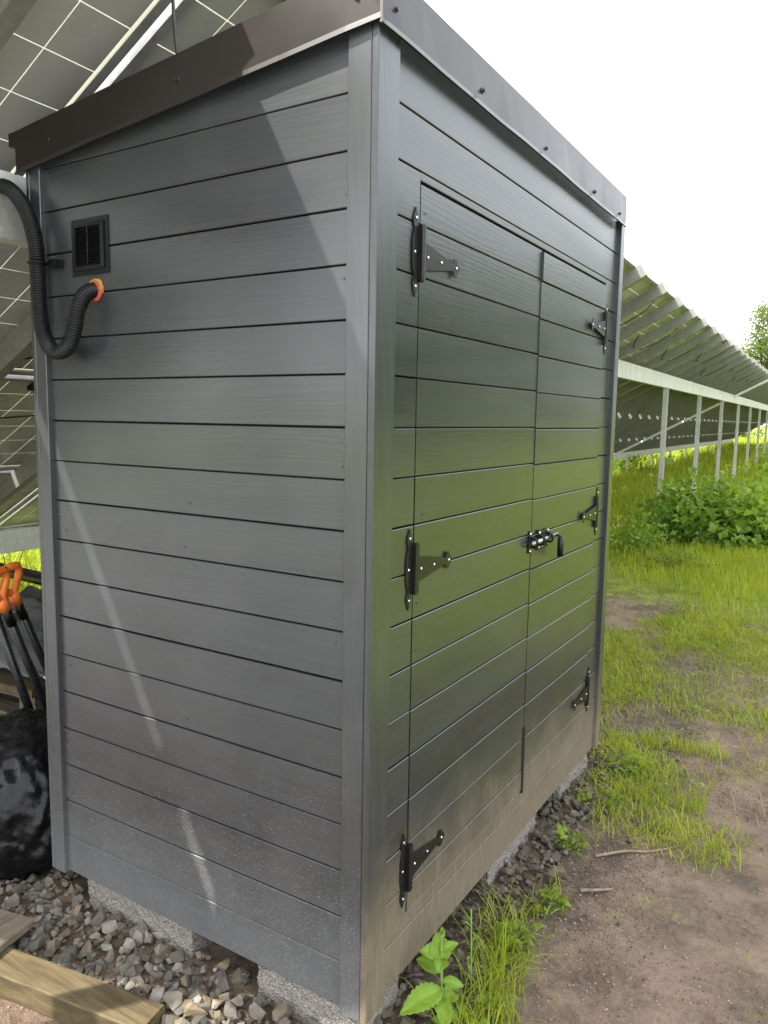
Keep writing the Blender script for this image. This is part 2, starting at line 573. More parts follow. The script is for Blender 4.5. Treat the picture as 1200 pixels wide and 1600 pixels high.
def spline(ctrl, n):
    """Catmull-Rom through control points"""
    c = [np.array(q, float) for q in ctrl]
    c = [2 * c[0] - c[1]] + c + [2 * c[-1] - c[-2]]
    out = []
    segs = len(c) - 3
    for i in range(segs):
        p0, p1, p2, p3 = c[i:i + 4]
        m = max(2, n // segs)
        for t in np.linspace(0, 1, m, endpoint=(i == segs - 1)):
            out.append(0.5 * ((2 * p1) + (-p0 + p2) * t + (2 * p0 - 5 * p1 + 4 * p2 - p3) * t * t + (-p0 + 3 * p1 - 3 * p2 + p3) * t ** 3))
    return out


_lat = {}


def vnoise(x, y, scale, seed=0):
    """smooth value noise, numpy"""
    x = np.asarray(x, float) * scale
    y = np.asarray(y, float) * scale
    if seed not in _lat:
        _lat[seed] = np.random.default_rng(1000 + seed).random((256, 256))
    L = _lat[seed]
    xi = np.floor(x).astype(int)
    yi = np.floor(y).astype(int)
    fx = x - xi
    fy = y - yi
    fx = fx * fx * (3 - 2 * fx)
    fy = fy * fy * (3 - 2 * fy)
    g_ = lambda a, b: L[a % 256, b % 256]
    return (g_(xi, yi) * (1 - fx) + g_(xi + 1, yi) * fx) * (1 - fy) + (g_(xi, yi + 1) * (1 - fx) + g_(xi + 1, yi + 1) * fx) * fy


def gh(x, y):
    """ground height"""
    x = np.asarray(x, float)
    y = np.asarray(y, float)
    h = (vnoise(x, y, 0.35, 1) - 0.5) * 0.06 + (vnoise(x, y, 1.6, 2) - 0.5) * 0.035 + (vnoise(x, y, 6.0, 3) - 0.5) * 0.018 + (vnoise(x, y, 19.0, 4) - 0.5) * 0.008
    dx = np.maximum(np.maximum(-1.4 - x, x - 0.12), 0)
    dy = np.maximum(np.maximum(-0.25 - y, y - 2.05), 0)
    pad = np.clip(1 - np.hypot(dx, dy) / 0.25, 0, 1)
    h = h * (1 - 0.7 * pad) + 0.004 * pad
    farl = np.clip((y - 16) / 60, 0, 1)
    return h + farl * 0.5


# ------------------------------------------------------------------ ground sheet
def axis(lo, hi, step, far_lo, far_hi):
    a = list(np.arange(lo, hi + 1e-6, step))
    st = step
    x = hi
    while x < far_hi:
        st *= 1.25
        x += st
        a.append(x)
    st = step
    x = lo
    while x > far_lo:
        st *= 1.25
        x -= st
        a.insert(0, x)
    return np.array(a)


ax_ = axis(-2.4, 1.8, 0.03, -420, 420)
ay_ = axis(-0.9, 5.0, 0.03, -420, 620)
GX, GY = np.meshgrid(ax_, ay_, indexing='ij')
GZ = gh(GX, GY)
nx, ny = GX.shape
idx = np.arange(nx * ny).reshape(nx, ny)
Fq = np.stack([idx[:-1, :-1].ravel(), idx[1:, :-1].ravel(), idx[1:, 1:].ravel(), idx[:-1, 1:].ravel()], 1)
obj("ground", nmesh("ground", np.stack([GX.ravel(), GY.ravel(), GZ.ravel()], 1), Fq, 'ground', smooth=True), kind="structure")

# ------------------------------------------------------------------ the shed
SHED = empty("timber_shed", (-0.6, 0.95, 0.0), "tall dark grey painted timber shed with double doors and sloping roof", "shed")
ZT = 2.40          # height of the first board joint
PITCH = 0.12
GAP = 0.0036
TH = 0.020
CH = 0.0015
BOT = 0.120        # underside of the cladding


def board_left(x0, x1, z0, z1, j, top1=None):
    """board on the narrow end wall; top1: z at x1 when the top is cut to the roof slope"""
    prof = [(z0, TH), (z0, CH), (z0 + CH, 0), (z1 - CH, 0), (z1, CH), (z1, TH)]
    mb = MB()
    dz = random.uniform(-0.0008, 0.0008)
    dy = random.uniform(-0.0008, 0.0008)

    def f(x, lift):
        return lambda q: (x, q[1] + dy, q[0] + dz + (lift if q[0] > (z0 + z1) / 2 else 0))
    mb.prism(prof, f(x0, 0), f(x1, (top1 - z1) if top1 else 0))
    return mb.build("board", 'paint_x', SHED)


def board_front(y0, y1, z0, z1, parent, push=0.0, y1b=None):
    prof = [(z0, -TH), (z0, -CH), (z0 + CH, 0), (z1 - CH, 0), (z1, -CH), (z1, -TH)]
    mb = MB()
    dz = random.uniform(-0.0007, 0.0007)
    dx = random.uniform(-0.0007, 0.0007) + push
    mb.prism(prof, lambda q: (q[1] + dx, y0, q[0] + dz), lambda q: (q[1] + dx, y1, q[0] + dz))
    return mb.build("board", 'paint_y', parent)


# inner carcass behind the cladding
mb = MB()
mb.box((-1.165, 0.0205, 0.135), (-0.0205, 1.905, 2.27))
mb.build("inner_carcass", 'lining', SHED)

roofz = lambda x: 2.40 + 0.0985 * x          # underside of the flashing line (x is negative to the back)
LX0, LX1 = -1.142, -0.058
for k in range(1, 20):
    z1 = ZT - (k - 1) * PITCH - GAP / 2
    z0 = ZT - k * PITCH + GAP / 2
    if k == 1:
        board_left(LX0, LX1, z0, roofz(LX0) + 0.02, k, roofz(LX1) + 0.02)
    elif k == 19:
        board_left(LX0, LX1, BOT, z1, k)
    else:
        board_left(LX0, LX1, z0, z1, k)
# thin shadow-side joint fillet behind the boards on this wall (tongue of each board)

# front wall
D1a, D1b, D2a, D2b = 0.199, 1.0098, 1.0105, 1.738
DZ0, DZ1 = 0.285, 2.135
FY0, FY1 = 0.066, 1.884
DOOR1 = obj("door", None, SHED) if False else None
mb = MB()
mb.box((-0.0195, D1a + 0.004, DZ0 + 0.004), (-0.012, 1.0000, DZ1 - 0.006))
DOOR1 = mb.build("door", 'lining', SHED)
mb = MB()
mb.box((-0.0185, D2a + 0.004, DZ0 - 0.002), (-0.012, D2b - 0.004, DZ1 - 0.012))
DOOR2 = mb.build("door", 'lining', SHED)
for k in range(1, 20):
    z1 = ZT - (k - 1) * PITCH - GAP / 2
    z0 = ZT - k * PITCH + GAP / 2
    if k == 1:
        board_front(FY0, FY1, z0, 2.425, SHED)
    elif k == 2:
        board_front(FY0, FY1, z0, z1, SHED)
    elif k == 19:
        board_front(FY0, FY1, BOT, z1, SHED)
    else:
        a0, a1 = z0, z1
        if k == 3:
            board_front(D1a - 0.0024, D2b + 0.002, DZ1 + 0.004, z1, SHED)
            a1 = DZ1 - 0.002
        if k == 18:
            board_front(D1a - 0.0024, D2b + 0.002, z0, DZ0 - 0.004, SHED)
            a0 = DZ0
        board_front(FY0, D1a - 0.0024, z0, z1, SHED)
        board_front(D2b + 0.002, FY1, z0, z1, SHED)
        taper = 0.0002 + 0.0080 * (1 - (a0 + a1) / 2 / 2.1) ** 1.5 * random.uniform(0.8, 1.2)
        board_front(D1a + 0.0026, D1b - taper, a0, a1, DOOR1, -0.0015 + 0.0002 * k)
        board_front(D2a + 0.001, D2b, a0 - 0.005, a1 - 0.005, DOOR2, 0.0075 if k == 3 else 0.0030 - 0.0001 * k)
# dark cover strip showing in the widening joint between the doors
mb = MB()
mb.box((-0.004, 1.0005, 0.277), (0.009, 1.0085, 0.520))
mb.build("rebate_strip", 'lining', DOOR1)

# corner trims
TP = 0.016


def trim(a, b, mat, c=0.002):
    (x0, y0, z0), (x1, y1, z1) = a, b
    poly = [(x0 + c, y0), (x1 - c, y0), (x1, y0 + c), (x1, y1 - c), (x1 - c, y1), (x0 + c, y1), (x0, y1 - c), (x0, y0 + c)]
    mb = MB()
    mb.prism(poly, lambda q: (q[0], q[1], z0), lambda q: (q[0], q[1], z1))
    return mb.build("corner_board", mat, SHED)


trim((-0.0635, -TP, BOT + 0.001), (-0.0035, 0.020, 2.412), 'paint_z')
trim((-0.002, -TP - 0.001, BOT - 0.001), (TP, 0.0705, 2.420), 'paint_zf')
trim((-1.186, -TP, BOT - 0.004), (-1.138, 0.020, 2.300), 'paint_z')
trim((-1.204, -TP + 0.001, BOT - 0.004), (-1.188, 0.060, 2.296), 'paint_z')
trim((-0.02, 1.880, BOT - 0.003), (TP, 1.932, 2.415), 'paint_zf')
# back and far walls (plain boards, out of sight from the path)
for k in range(1, 20):
    z1 = min(ZT - (k - 1) * PITCH - GAP / 2, 2.27)
    z0 = max(ZT - k * PITCH + GAP / 2, BOT)
    if z1 - z0 < 0.02:
        continue
    mb = MB()
    mb.box((-1.188, 0.062, z0), (-1.168, 1.905, z1))
    mb.build("board", 'paint_y', SHED)
    mb = MB()
    mb.box((-1.168, 1.907, z0), (-0.022, 1.925, z1))
    mb.build("board", 'paint_x', SHED)

# roof sheet and flashings
mb = MB()
poly = [(0.0, 2.432), (-1.20, 2.315), (-1.20, 2.300), (0.0, 2.417)]
mb.prism(poly, lambda q: (q[0], 0.0215, q[1]), lambda q: (q[0], 1.935, q[1]))
ROOF = mb.build("roof", 'flash', SHED)


def sheet_strip(pts, t=0.0016):
    """open polyline -> closed thin polygon (2d)"""
    P = [Vector(q) for q in pts]
    L, R_ = [], []
    for i, q in enumerate(P):
        d = (P[min(i + 1, len(P) - 1)] - P[max(i - 1, 0)]).normalized()
        nrm = Vector((-d.y, d.x))
        L.append(tuple(q + nrm * t / 2))
        R_.append(tuple(q - nrm * t / 2))
    return L + R_[::-1]


# end wall flashing, follows the slope; profile in (outwards, up)
prof = sheet_strip([(0.0, 0.1235), (0.024, 0.1215), (0.0255, 0.014), (0.031, 0.0), (0.022, 0.0035)])
n_seg = 14
mb = MB()
zs = lambda x: 2.3935 + 0.0995 * x
for i in range(n_seg):
    xa, xb = -1.232 + (1.2605) * i / n_seg, -1.232 + (1.2605) * (i + 1) / n_seg
    wob = lambda x: 0.0012 * math.sin(x * 9.0) + 0.0008 * math.sin(x * 23)
    mb.prism(prof, lambda q: (xa, -q[0] - 0.0005 + wob(xa) * (0.14 - q[1]) * 8, zs(xa) + q[1]),
             lambda q: (xb, -q[0] - 0.0005 + wob(xb) * (0.14 - q[1]) * 8, zs(xb) + q[1]))
FL1 = mb.build("flashing", 'flash', ROOF)
FL1["label"] = "brown black sheet metal flashing along the sloping eave"
mb = MB()
ny_seg = 22
for i in range(ny_seg):
    ya, yb = -0.0275 + 1.925 * i / ny_seg, -0.0275 + 1.925 * (i + 1) / ny_seg
    wob = lambda y: 0.0013 * math.sin(y * 7.5 + 1) + 0.0007 * math.sin(y * 19)
    mb.prism(prof, lambda q: (q[0] + wob(ya) * (0.14 - q[1]) * 8, ya, 2.387 + q[1]), lambda q: (q[0] + wob(yb) * (0.14 - q[1]) * 8, yb, 2.387 + q[1]))
FL2 = mb.build("flashing", 'flash', ROOF)
FL2["label"] = "straight sheet metal flashing above the doors"
# turned end at the low corner, and the corner cap joint
mb = MB()
mb.box((-1.262, -0.026, zs(-1.25) + 0.085), (-1.2325, 0.05, zs(-1.25) + 0.122))
mb.build("end_cap", 'flash', ROOF)
mb = MB()
mb.tube([(0.0275, -0.0275, 2.388), (0.0262, -0.0262, 2.45), (0.0255, -0.0255, 2.516)], [0.0032, 0.0022, 0.0022], 6)
mb.build("corner_seam", 'flash_edge', ROOF)


def hexscrew(pos, d):
    pos, d = Vector(pos), Vector(d)
    mb = MB()
    mb.cyl(pos, pos + d * 0.002, 0.0085, 0.0075, 12)
    mb.cyl(pos + d * 0.002, pos + d * 0.0075, 0.0045, 0.0045, 6)
    mb.build("roofing_screw", 'dark_screw', ROOF)


for x, z in ((-0.564, 2.397), (-0.035, 2.452), (-1.08, 2.345)):
    hexscrew((x, -0.0262, z), (0, -1, 0))
for y, z in ((0.030, 2.436), (0.468, 2.428), (0.94, 2.423), (1.452, 2.420), (1.79, 2.419)):
    hexscrew((0.0262, y, z), (1, 0, 0))

# nail heads in the door and wall boards
mb = MB()
mb.cyl((0, 0, 0), (0.0009, 0, 0), 0.0026, 0.0022, 8)
NAIL_ME = mb.mesh("nail", 'dark_screw')
for k in range(3, 18):
    zc_ = ZT - (k - 0.5) * PITCH
    for yy, par, xx in ((0.232, DOOR1, 0.0016), (0.965, DOOR1, 0.0016), (1.045, DOOR2, 0.0052), (1.70, DOOR2, 0.0052)):
        if random.random() < 0.45:
            obj("nail", NAIL_ME, par, Matrix.Translation((xx, yy + random.uniform(-.012, .012), zc_ + random.choice((-0.03, 0.03)) + random.uniform(-.008, .008))))
for k in range(1, 19):
    zc_ = ZT - (k - 0.5) * PITCH
    for xx in (-1.10, -0.58, -0.085):
        if random.random() < 0.30:
            obj("nail", NAIL_ME, SHED, Matrix.Translation((xx + random.uniform(-.012, .012), -0.0006, zc_ + random.choice((-0.03, 0.03)))) @ Matrix.Rotation(-math.pi / 2, 4, 'Z'))

# ---- T hinges
SCREW = MB()
SCREW.cyl((0, 0, 0), (0.0026, 0, 0), 0.0046, 0.0030, 10)
SCREW_ME = SCREW.mesh("screw", 'zinc', True)


def plate(poly, x0, x1):
    mb = MB()
    mb.prism(poly, lambda q: (x0, q[0], q[1]), lambda q: (x1, q[0], q[1]))
    return mb


# vertical leaf outline, spear ends (y, z) for a hinge whose strap points to +y
half = [(0.0, 0.103), (0.0075, 0.088), (0.0125, 0.076), (0.0105, 0.062), (0.0055, 0.055), (0.0125, 0.040), (0.0155, 0.022), (0.0150, 0.0)]
leaf_poly = [(-a, b) for a, b in half] + [(-a, -b) for a, b in half[::-1][1:]]
right_side = [(0.0, -0.103), (0.0075, -0.088), (0.0110, -0.076), (0.0095, -0.066), (0.013, -0.062), (0.013, 0.062), (0.0095, 0.066), (0.0110, 0.076), (0.0075, 0.088)]
leaf_poly = leaf_poly + right_side[1:]
strap_poly = [(0.030, -0.034), (0.190, -0.0085), (0.194, -0.022), (0.206, -0.024), (0.2145, -0.012), (0.226, 0.0), (0.2145, 0.012), (0.206, 0.024), (0.194, 0.022), (0.190, 0.0085), (0.030, 0.034)]
LEAF_ME = plate(leaf_poly, 0.0, 0.0026).mesh("hinge", 'black_metal')
STRAP_ME = plate(strap_poly, 0.0, 0.0026).mesh("strap", 'black_metal')
mbk = MB()
mbk.cyl((0.006, 0.024, -0.064), (0.006, 0.024, 0.064), 0.0085, None, 14)
mbk.cyl((0.006, 0.024, -0.066), (0.006, 0.024, 0.066), 0.0055, None, 10)
mbk.box((0.0, 0.012, -0.062), (0.0135, 0.030, 0.062))
KNUCKLE_ME = mbk.mesh("knuckle", 'black_metal')


def hinge(y, z, sgn, x=0.001, sx=0.006, rot=0.0):
    base = Matrix.Translation((x, y, z)) @ Matrix.Rotation(rot, 4, 'X')
    if sgn < 0:
        base = base @ Matrix.Diagonal((1, -1, 1, 1))
    h = obj("hinge", LEAF_ME, SHED, base)
    obj("strap", STRAP_ME, h, base @ Matrix.Translation((sx, 0, -0.004)))
    obj("knuckle", KNUCKLE_ME, h, base)
    for (a, b) in ((-0.0, 0.078), (-0.004, 0.0), (-0.0, -0.078)):
        obj("screw", SCREW_ME, h, base @ Matrix.Translation((0.0026, a, b)))
    for a in (0.052, 0.122, 0.206):
        obj("screw", SCREW_ME, h, base @ Matrix.Translation((sx + 0.0026, a, -0.004)))
    return h


for (z, r) in ((1.972, 0.0), (1.210, 0.0), (0.414, 0.0)):
    hinge(0.1755, z, 1, rot=r, sx=0.004)
for z in (1.960, 1.208, 0.428):
    hinge(1.7605, z, -1, sx=0.009)

# ---- bolt across the doors
mb = MB()
mb.prism([(1.052, -0.034), (1.160, -0.030), (1.166, -0.010), (1.166, 0.022), (1.150, 0.036), (1.120, 0.030), (1.060, 0.036), (1.052, 0.02)],
         lambda q: (0.0062, q[0], 1.172 + q[1]), lambda q: (0.0085, q[0], 1.172 + q[1]))
BOLT = mb.build("door_bolt", 'black_metal', SHED)
BOLT["label"] = "black and bright steel sliding bolt across the door joint"
mb = MB()
mb.prism([(0.984, -0.036), (1.002, -0.036), (1.004, -0.012), (1.004, 0.016), (1.002, 0.040), (0.984, 0.040), (0.980, 0.0)],
         lambda q: (0.0025, q[0], 1.172 + q[1]), lambda q: (0.005, q[0], 1.172 + q[1]))
mb.build("keeper", 'black_metal', BOLT)
mb = MB()
mb.cyl((0.020, 0.978, 1.172), (0.020, 1.215, 1.178), 0.0075, None, 14)
mb.cyl((0.020, 0.972, 1.172), (0.020, 0.979, 1.172), 0.0065, 0.0075, 14)
mb.build("rod", 'chrome', BOLT, True)
mb = MB()
for yy in (0.993, 1.062, 1.145):
    mb.tube([(0.007, yy, 1.158), (0.021, yy, 1.158), (0.030, yy, 1.165), (0.031, yy, 1.173), (0.030, yy, 1.182), (0.021, yy, 1.188), (0.007, yy, 1.188)], 0.0042, 6)
mb.build("staple", 'black_metal', BOLT, True)
mb = MB()
mb.tube([(0.022, 1.196, 1.176), (0.034, 1.204, 1.176), (0.038, 1.208, 1.168), (0.038, 1.208, 1.158)], 0.006, 8)
mb.tube([(0.038, 1.208, 1.166), (0.038, 1.209, 1.14), (0.038, 1.209, 1.098)], [0.0105, 0.0115, 0.011], 10)
mb.build("pull_handle", 'plastic', BOLT, True)
for (yy, zz) in ((0.991, 0.030), (0.991, -0.028), (1.068, 0.026), (1.150, 0.027), (1.066, -0.024), (1.095, -0.023), (1.150, -0.018)):
    obj("screw", SCREW_ME, BOLT, Matrix.Translation((0.0085 if yy > 1.01 else 0.005, yy, 1.172 + zz)) @ Matrix.Diagonal((1.5, 1.2, 1.2, 1)))

# ---- louvred vent on the end wall
VX0, VX1, VZ0, VZ1 = -1.018, -0.862, 1.968, 2.122
mb = MB()
fo, fi = 0.0, 0.016
yo = -0.006
outer = [(VX0, VZ0), (VX1, VZ0), (VX1, VZ1), (VX0, VZ1)]
mid = [(VX0 + 0.014, VZ0 + 0.014), (VX1 - 0.014, VZ0 + 0.014), (VX1 - 0.014, VZ1 - 0.014), (VX0 + 0.014, VZ1 - 0.014)]
inn = [(VX0 + 0.026, VZ0 + 0.024), (VX1 - 0.026, VZ0 + 0.024), (VX1 - 0.026, VZ1 - 0.024), (VX0 + 0.026, VZ1 - 0.024)]
lv = [(outer, 0.0), (outer, -0.004), (mid, -0.0045), (mid, -0.009), (inn, -0.011), (inn, -0.001)]
V, F = [], []
for q, yy in lv:
    V += [(a, yy, b) for a, b in q]
for i in range(len(lv) - 1):
    for k in range(4):
        F.append([i * 4 + k, i * 4 + (k + 1) % 4, (i + 1) * 4 + (k + 1) % 4, (i + 1) * 4 + k])
F.append([(len(lv) - 1) * 4 + k for k in range(4)])
VENT = obj("vent", mesh("vent", V, F, 'plastic'), SHED)
VENT["label"] = "black plastic louvred vent"
mb = MB()
mb.box((0, 0, 0), (VX1 - VX0 - 0.056, 0.0012, 0.0065))
SLAT_ME = mb.mesh("slat", 'plastic')
for i in range(13):
    obj("slat", SLAT_ME, VENT, Matrix.Translation((VX0 + 0.028, -0.0095, VZ0 + 0.027 + i * 0.0078)) @ Matrix.Rotation(math.radians(-38), 4, 'X'))
mb = MB()
mb.box(((VX0 + VX1) / 2 - 0.002, -0.0122, VZ0 + 0.024), ((VX0 + VX1) / 2 + 0.002, -0.007, VZ1 - 0.024))
mb.build("mullion", 'plastic', VENT)
mb = MB()
mb.cyl((0, 0, 0), (0.0026, 0, 0), 0.0046, 0.0030, 10)
VSCREW_ME = mb.mesh("screw", 'dark_screw', True)
for a in (VX0 + 0.007, VX1 - 0.007):
    for b in (VZ0 + 0.007, VZ1 - 0.007):
        obj("screw", VSCREW_ME, VENT, Matrix.Translation((a, -0.0042, b)) @ Matrix.Rotation(-math.pi / 2, 4, 'Z') @ Matrix.Scale(0.7, 4))

# ------------------------------------------------------------------ foundation blocks
BLK = MB()
rb = random.Random(3)


def block(name, a, b, label):
    (x0, y0, z0), (x1, y1, z1) = a, b
    bm = bmesh.new()
    bmesh.ops.create_cube(bm, size=1)
    for v in bm.verts:
        v.co = Vector(((x0 + x1) / 2 + v.co.x * (x1 - x0), (y0 + y1) / 2 + v.co.y * (y1 - y0), (z0 + z1) / 2 + v.co.z * (z1 - z0)))
    bmesh.ops.subdivide_edges(bm, edges=bm.edges[:], cuts=9, use_grid_fill=True)
    for v in bm.verts:
        n_ = 0.0035
        v.co += Vector((rb.uniform(-n_, n_), rb.uniform(-n_, n_), rb.uniform(-n_, n_ * 0.2)))
        v.co.z = min(v.co.z, z1)
    me = bpy.data.meshes.new(name)
    bm.to_mesh(me)
    bm.free()
    me.materials.append(MAT['block'])
    obj(name, me, None, label=label, cat="concrete block", group="concrete blocks carrying the shed")


block("concrete_block", (-1.06, 0.012, -0.06), (-0.60, 0.21, 0.116), "rough concrete block under the end wall near the black bin bag")
block("concrete_block", (-0.345, 0.006, -0.06), (-0.020, 0.205, 0.116), "rough concrete block under the near corner of the shed")
block("concrete_block", (-0.235, 0.80, -0.06), (-0.025, 1.24, 0.116), "rough concrete block under the middle of the door side")
block("concrete_block", (-0.235, 1.52, -0.06), (-0.025, 1.90, 0.116), "rough concrete block under the far end of the door side")

# ------------------------------------------------------------------ corrugated hose into the wall
ctrl = [(-2.05, 0.42, 2.24), (-1.72, 0.24, 2.262), (-1.46, 0.07, 2.268), (-1.31, -0.020, 2.252), (-1.215, -0.046, 2.214), (-1.156, -0.046, 2.150), (-1.123, -0.046, 2.066), (-1.116, -0.046, 1.976),
        (-1.114, -0.046, 1.886), (-1.100, -0.048, 1.813), (-1.064, -0.052, 1.767), (-1.016, -0.056, 1.752), (-0.972, -0.058, 1.770), (-0.948, -0.055, 1.815), (-0.934, -0.052, 1.866), (-0.930, -0.038, 1.902), (-0.926, -0.018, 1.920), (-0.922, 0.012, 1.928)]
pts = spline(ctrl, 900)
rad = [0.0215 + 0.0018 * math.sin(i * 2 * math.pi / 3.0) for i in range(len(pts))]
# resample by length so that the rings are even
P = np.array(pts)
L = np.concatenate([[0], np.cumsum(np.linalg.norm(np.diff(P, axis=0), axis=1))])
m = int(L[-1] / 0.0018)
tt = np.linspace(0, L[-1], m)
P2 = np.stack([np.interp(tt, L, P[:, i]) for i in range(3)], 1)
smoothpart = np.exp(-((P2[:, 0] + 1.016) / 0.03) ** 2) * (P2[:, 2] < 1.79)
rad = 0.0198 + np.array([0.0024, 0.0024, -0.0012, -0.0024])[np.arange(m) % 4] * (1 - 0.8 * smoothpart)
HOSE = MB()
HOSE.tube(P2, rad, 14)
hose = HOSE.build("corrugated_hose", 'hose', None, True, label="black corrugated cable hose looping from the steel beam into the shed wall", cat="hose")
mb = MB()
mb.tube([(-0.920 + 0.0265 * math.cos(t), -0.003, 1.924 + 0.0275 * math.sin(t)) for t in np.linspace(-0.35, 3.4, 24)], [0.0045 + 0.0035 * random.random() for _ in range(24)], 7)
mb.build("foam_collar", 'foam', hose, True)
mb = MB()
mb.tube([(-0.918 + 0.0205 * math.cos(t), -0.006, 1.920 + 0.0220 * math.sin(t)) for t in np.linspace(0, 2 * math.pi, 24)], 0.0062, 8)
mb.build("red_sleeve", 'red', hose, True)
mb = MB()
mb.tube([(-1.115 + 0.026 * math.cos(t), -0.046 + 0.026 * math.sin(t), 2.008) for t in np.linspace(0, 2 * math.pi, 20)], 0.004, 6)
mb.box((-1.090, -0.03, 1.998), (-1.058, -0.001, 2.018))
mb.box((-1.150, -0.035, 2.0), (-1.136, -0.017, 2.016))
mb.build("hose_clip", 'plastic', hose)

# ------------------------------------------------------------------ solar array
TILT = math.radians(28.5)
ADIR = Vector((-0.0261, 1.0, 0.0)).normalized()
AOUT = Vector((-1.0, -0.0261, 0.0)).normalized()          # horizontal, towards the low side
E_S = AOUT * math.cos(TILT) + Vector((0, 0, -1)) * math.sin(TILT)
E_N = ADIR.cross(E_S).normalized()
if E_N.z < 0:
    E_N = -E_N
AO = Vector((-0.600, 0.0, 2.850))


def AM(u, s, n=0.0):
    o = AO + ADIR * u + E_S * s + E_N * n
    return Matrix(((ADIR.x, E_S.x, E_N.x, o.x), (ADIR.y, E_S.y, E_N.y, o.y), (ADIR.z, E_S.z, E_N.z, o.z), (0, 0, 0, 1)))


def AP(u, s, n=0.0):
    return AO + ADIR * u + E_S * s + E_N * n


ARR = empty("solar_array", (-2.2, 8.0, 0.0), "long tilted row of solar panels on galvanised posts, seen from below", "solar array")
ML, MW = 1.722, 1.090
PU, PS = 1.747, 1.126
fr = MB()
for (a, b) in (((0, 0, -0.035), (0.006, MW, 0)), ((ML - 0.006, 0, -0.035), (ML, MW, 0)), ((0.006, 0, -0.035), (ML - 0.006, 0.006, 0)), ((0.006, MW - 0.006, -0.035), (ML - 0.006, MW, 0))):
    fr.box(a, b)
for (a, b) in (((0.006, 0.006, -0.035), (0.030, MW - 0.006, -0.033)), ((ML - 0.030, 0.006, -0.035), (ML - 0.006, MW - 0.006, -0.033)), ((0.030, 0.006, -0.035), (ML - 0.030, 0.026, -0.033)), ((0.030, MW - 0.026, -0.035), (ML - 0.030, MW - 0.006, -0.033))):
    fr.box(a, b)
FRAME_ME = fr.mesh("panel", 'alu')
sh = MB()
sh.box((0.006, 0.006, -0.007), (ML - 0.006, MW - 0.006, -0.002))
SHEET_ME = sh.mesh("backsheet", 'sheet')
ce = MB()
cu, cs = 0.1685, 0.1765
for i in range(10):
    for j in range(6):
        u0 = 0.0185 + i * cu
        s0 = 0.0165 + j * cs
        ce.box((u0, s0, -0.0095), (u0 + cu - 0.0042, s0 + cs - 0.0042, -0.0078))
CELL_ME = ce.mesh("cells", 'cell')
jb = MB()
jb.box((ML / 2 - 0.05, 0.045, -0.032), (ML / 2 + 0.05, 0.115, -0.0098))
jb.box((ML / 2 - 0.30, 0.060, -0.028), (ML / 2 - 0.24, 0.095, -0.0098))
JB_ME = jb.mesh("junction_box", 'plastic')


def ucol(k):
    # modules sit in tables; one wider joint between two tables
    u = 0.195 + k * PU
    if k > 10:
        u += 0.13
    return u


for k in range(-1, 27):
    for r in range(4):
        mw = AM(ucol(k), r * PS)
        pn = obj("panel", FRAME_ME, ARR, mw)
        obj("backsheet", SHEET_ME, pn, mw)
        obj("cells", CELL_ME, pn, mw, kind="stuff")
        if k < 12:
            obj("junction_box", JB_ME, pn, mw)

# ribs under the panels, two to a module
RL = 4 * PS + 0.10
rb_ = MB()
rb_.box((-0.0015, -0.045, -0.140), (0.0015, RL - 0.05, -0.0365))
rb_.box((0.0015, -0.045, -0.140), (0.050, RL - 0.05, -0.137))
rb_.box((0.0015, -0.045, -0.0395), (0.050, RL - 0.05, -0.0365))
rb_.box((0.047, -0.045, -0.137), (0.050, RL - 0.05, -0.124))
RIB_ME = rb_.mesh("rib", 'rib')
for k in range(-1, 27):
    for f in (0.25, 0.75):
        obj("rib", RIB_ME, ARR, AM(ucol(k) + f * ML, 0))


def chan(u0, u1, x0, ztop, h, wd, t=0.005):
    """C section beam along the row; x0 = its face at y=0"""
    mb = MB()
    f = lambda u: (lambda q: tuple(AO + ADIR * u + AOUT * (-0.600 - x0 + q[0]) + Vector((0, 0, ztop - 2.850 + q[1]))))
    for poly in ([(0, 0), (t, 0), (t, -h), (0, -h)], [(t, 0), (wd, 0), (wd, -t), (t, -t)], [(t, -h), (wd, -h), (wd, -h + t), (t, -h + t)]):
        mb.prism(poly, f(u0), f(u1))
    return mb


def plane_z(x0):
    return AO.z - math.tan(TILT) * (AO.x - x0)


XB = -1.31
ZB = plane_z(XB) - 0.146 / math.cos(TILT)
XL = -4.16
ZL = plane_z(XL) - 0.150 / math.cos(TILT)
JN = ucol(11) - 0.075
for (u0, u1) in ((-1.75, JN - 0.03), (JN + 0.03, 47.0)):
    chan(u0, u1, XB, ZB, 0.195, 0.07).build("beam", 'galv', ARR)
    chan(u0, u1, XL, ZL, 0.165, 0.07).build("beam", 'galv', ARR)
# dark joint pieces over the beam
for k in range(0, 16):
    u = ucol(k) + 0.43
    mb = MB()
    q = AO + ADIR * u + AOUT * (-0.600 - XB + 0.035) + Vector((0, 0, ZB - 2.850))
    mb.box((q.x - 0.03, q.y - 0.03, q.z + 0.0005), (q.x + 0.03, q.y + 0.03, q.z + 0.012))
    mb.build("clamp", 'rib', ARR)


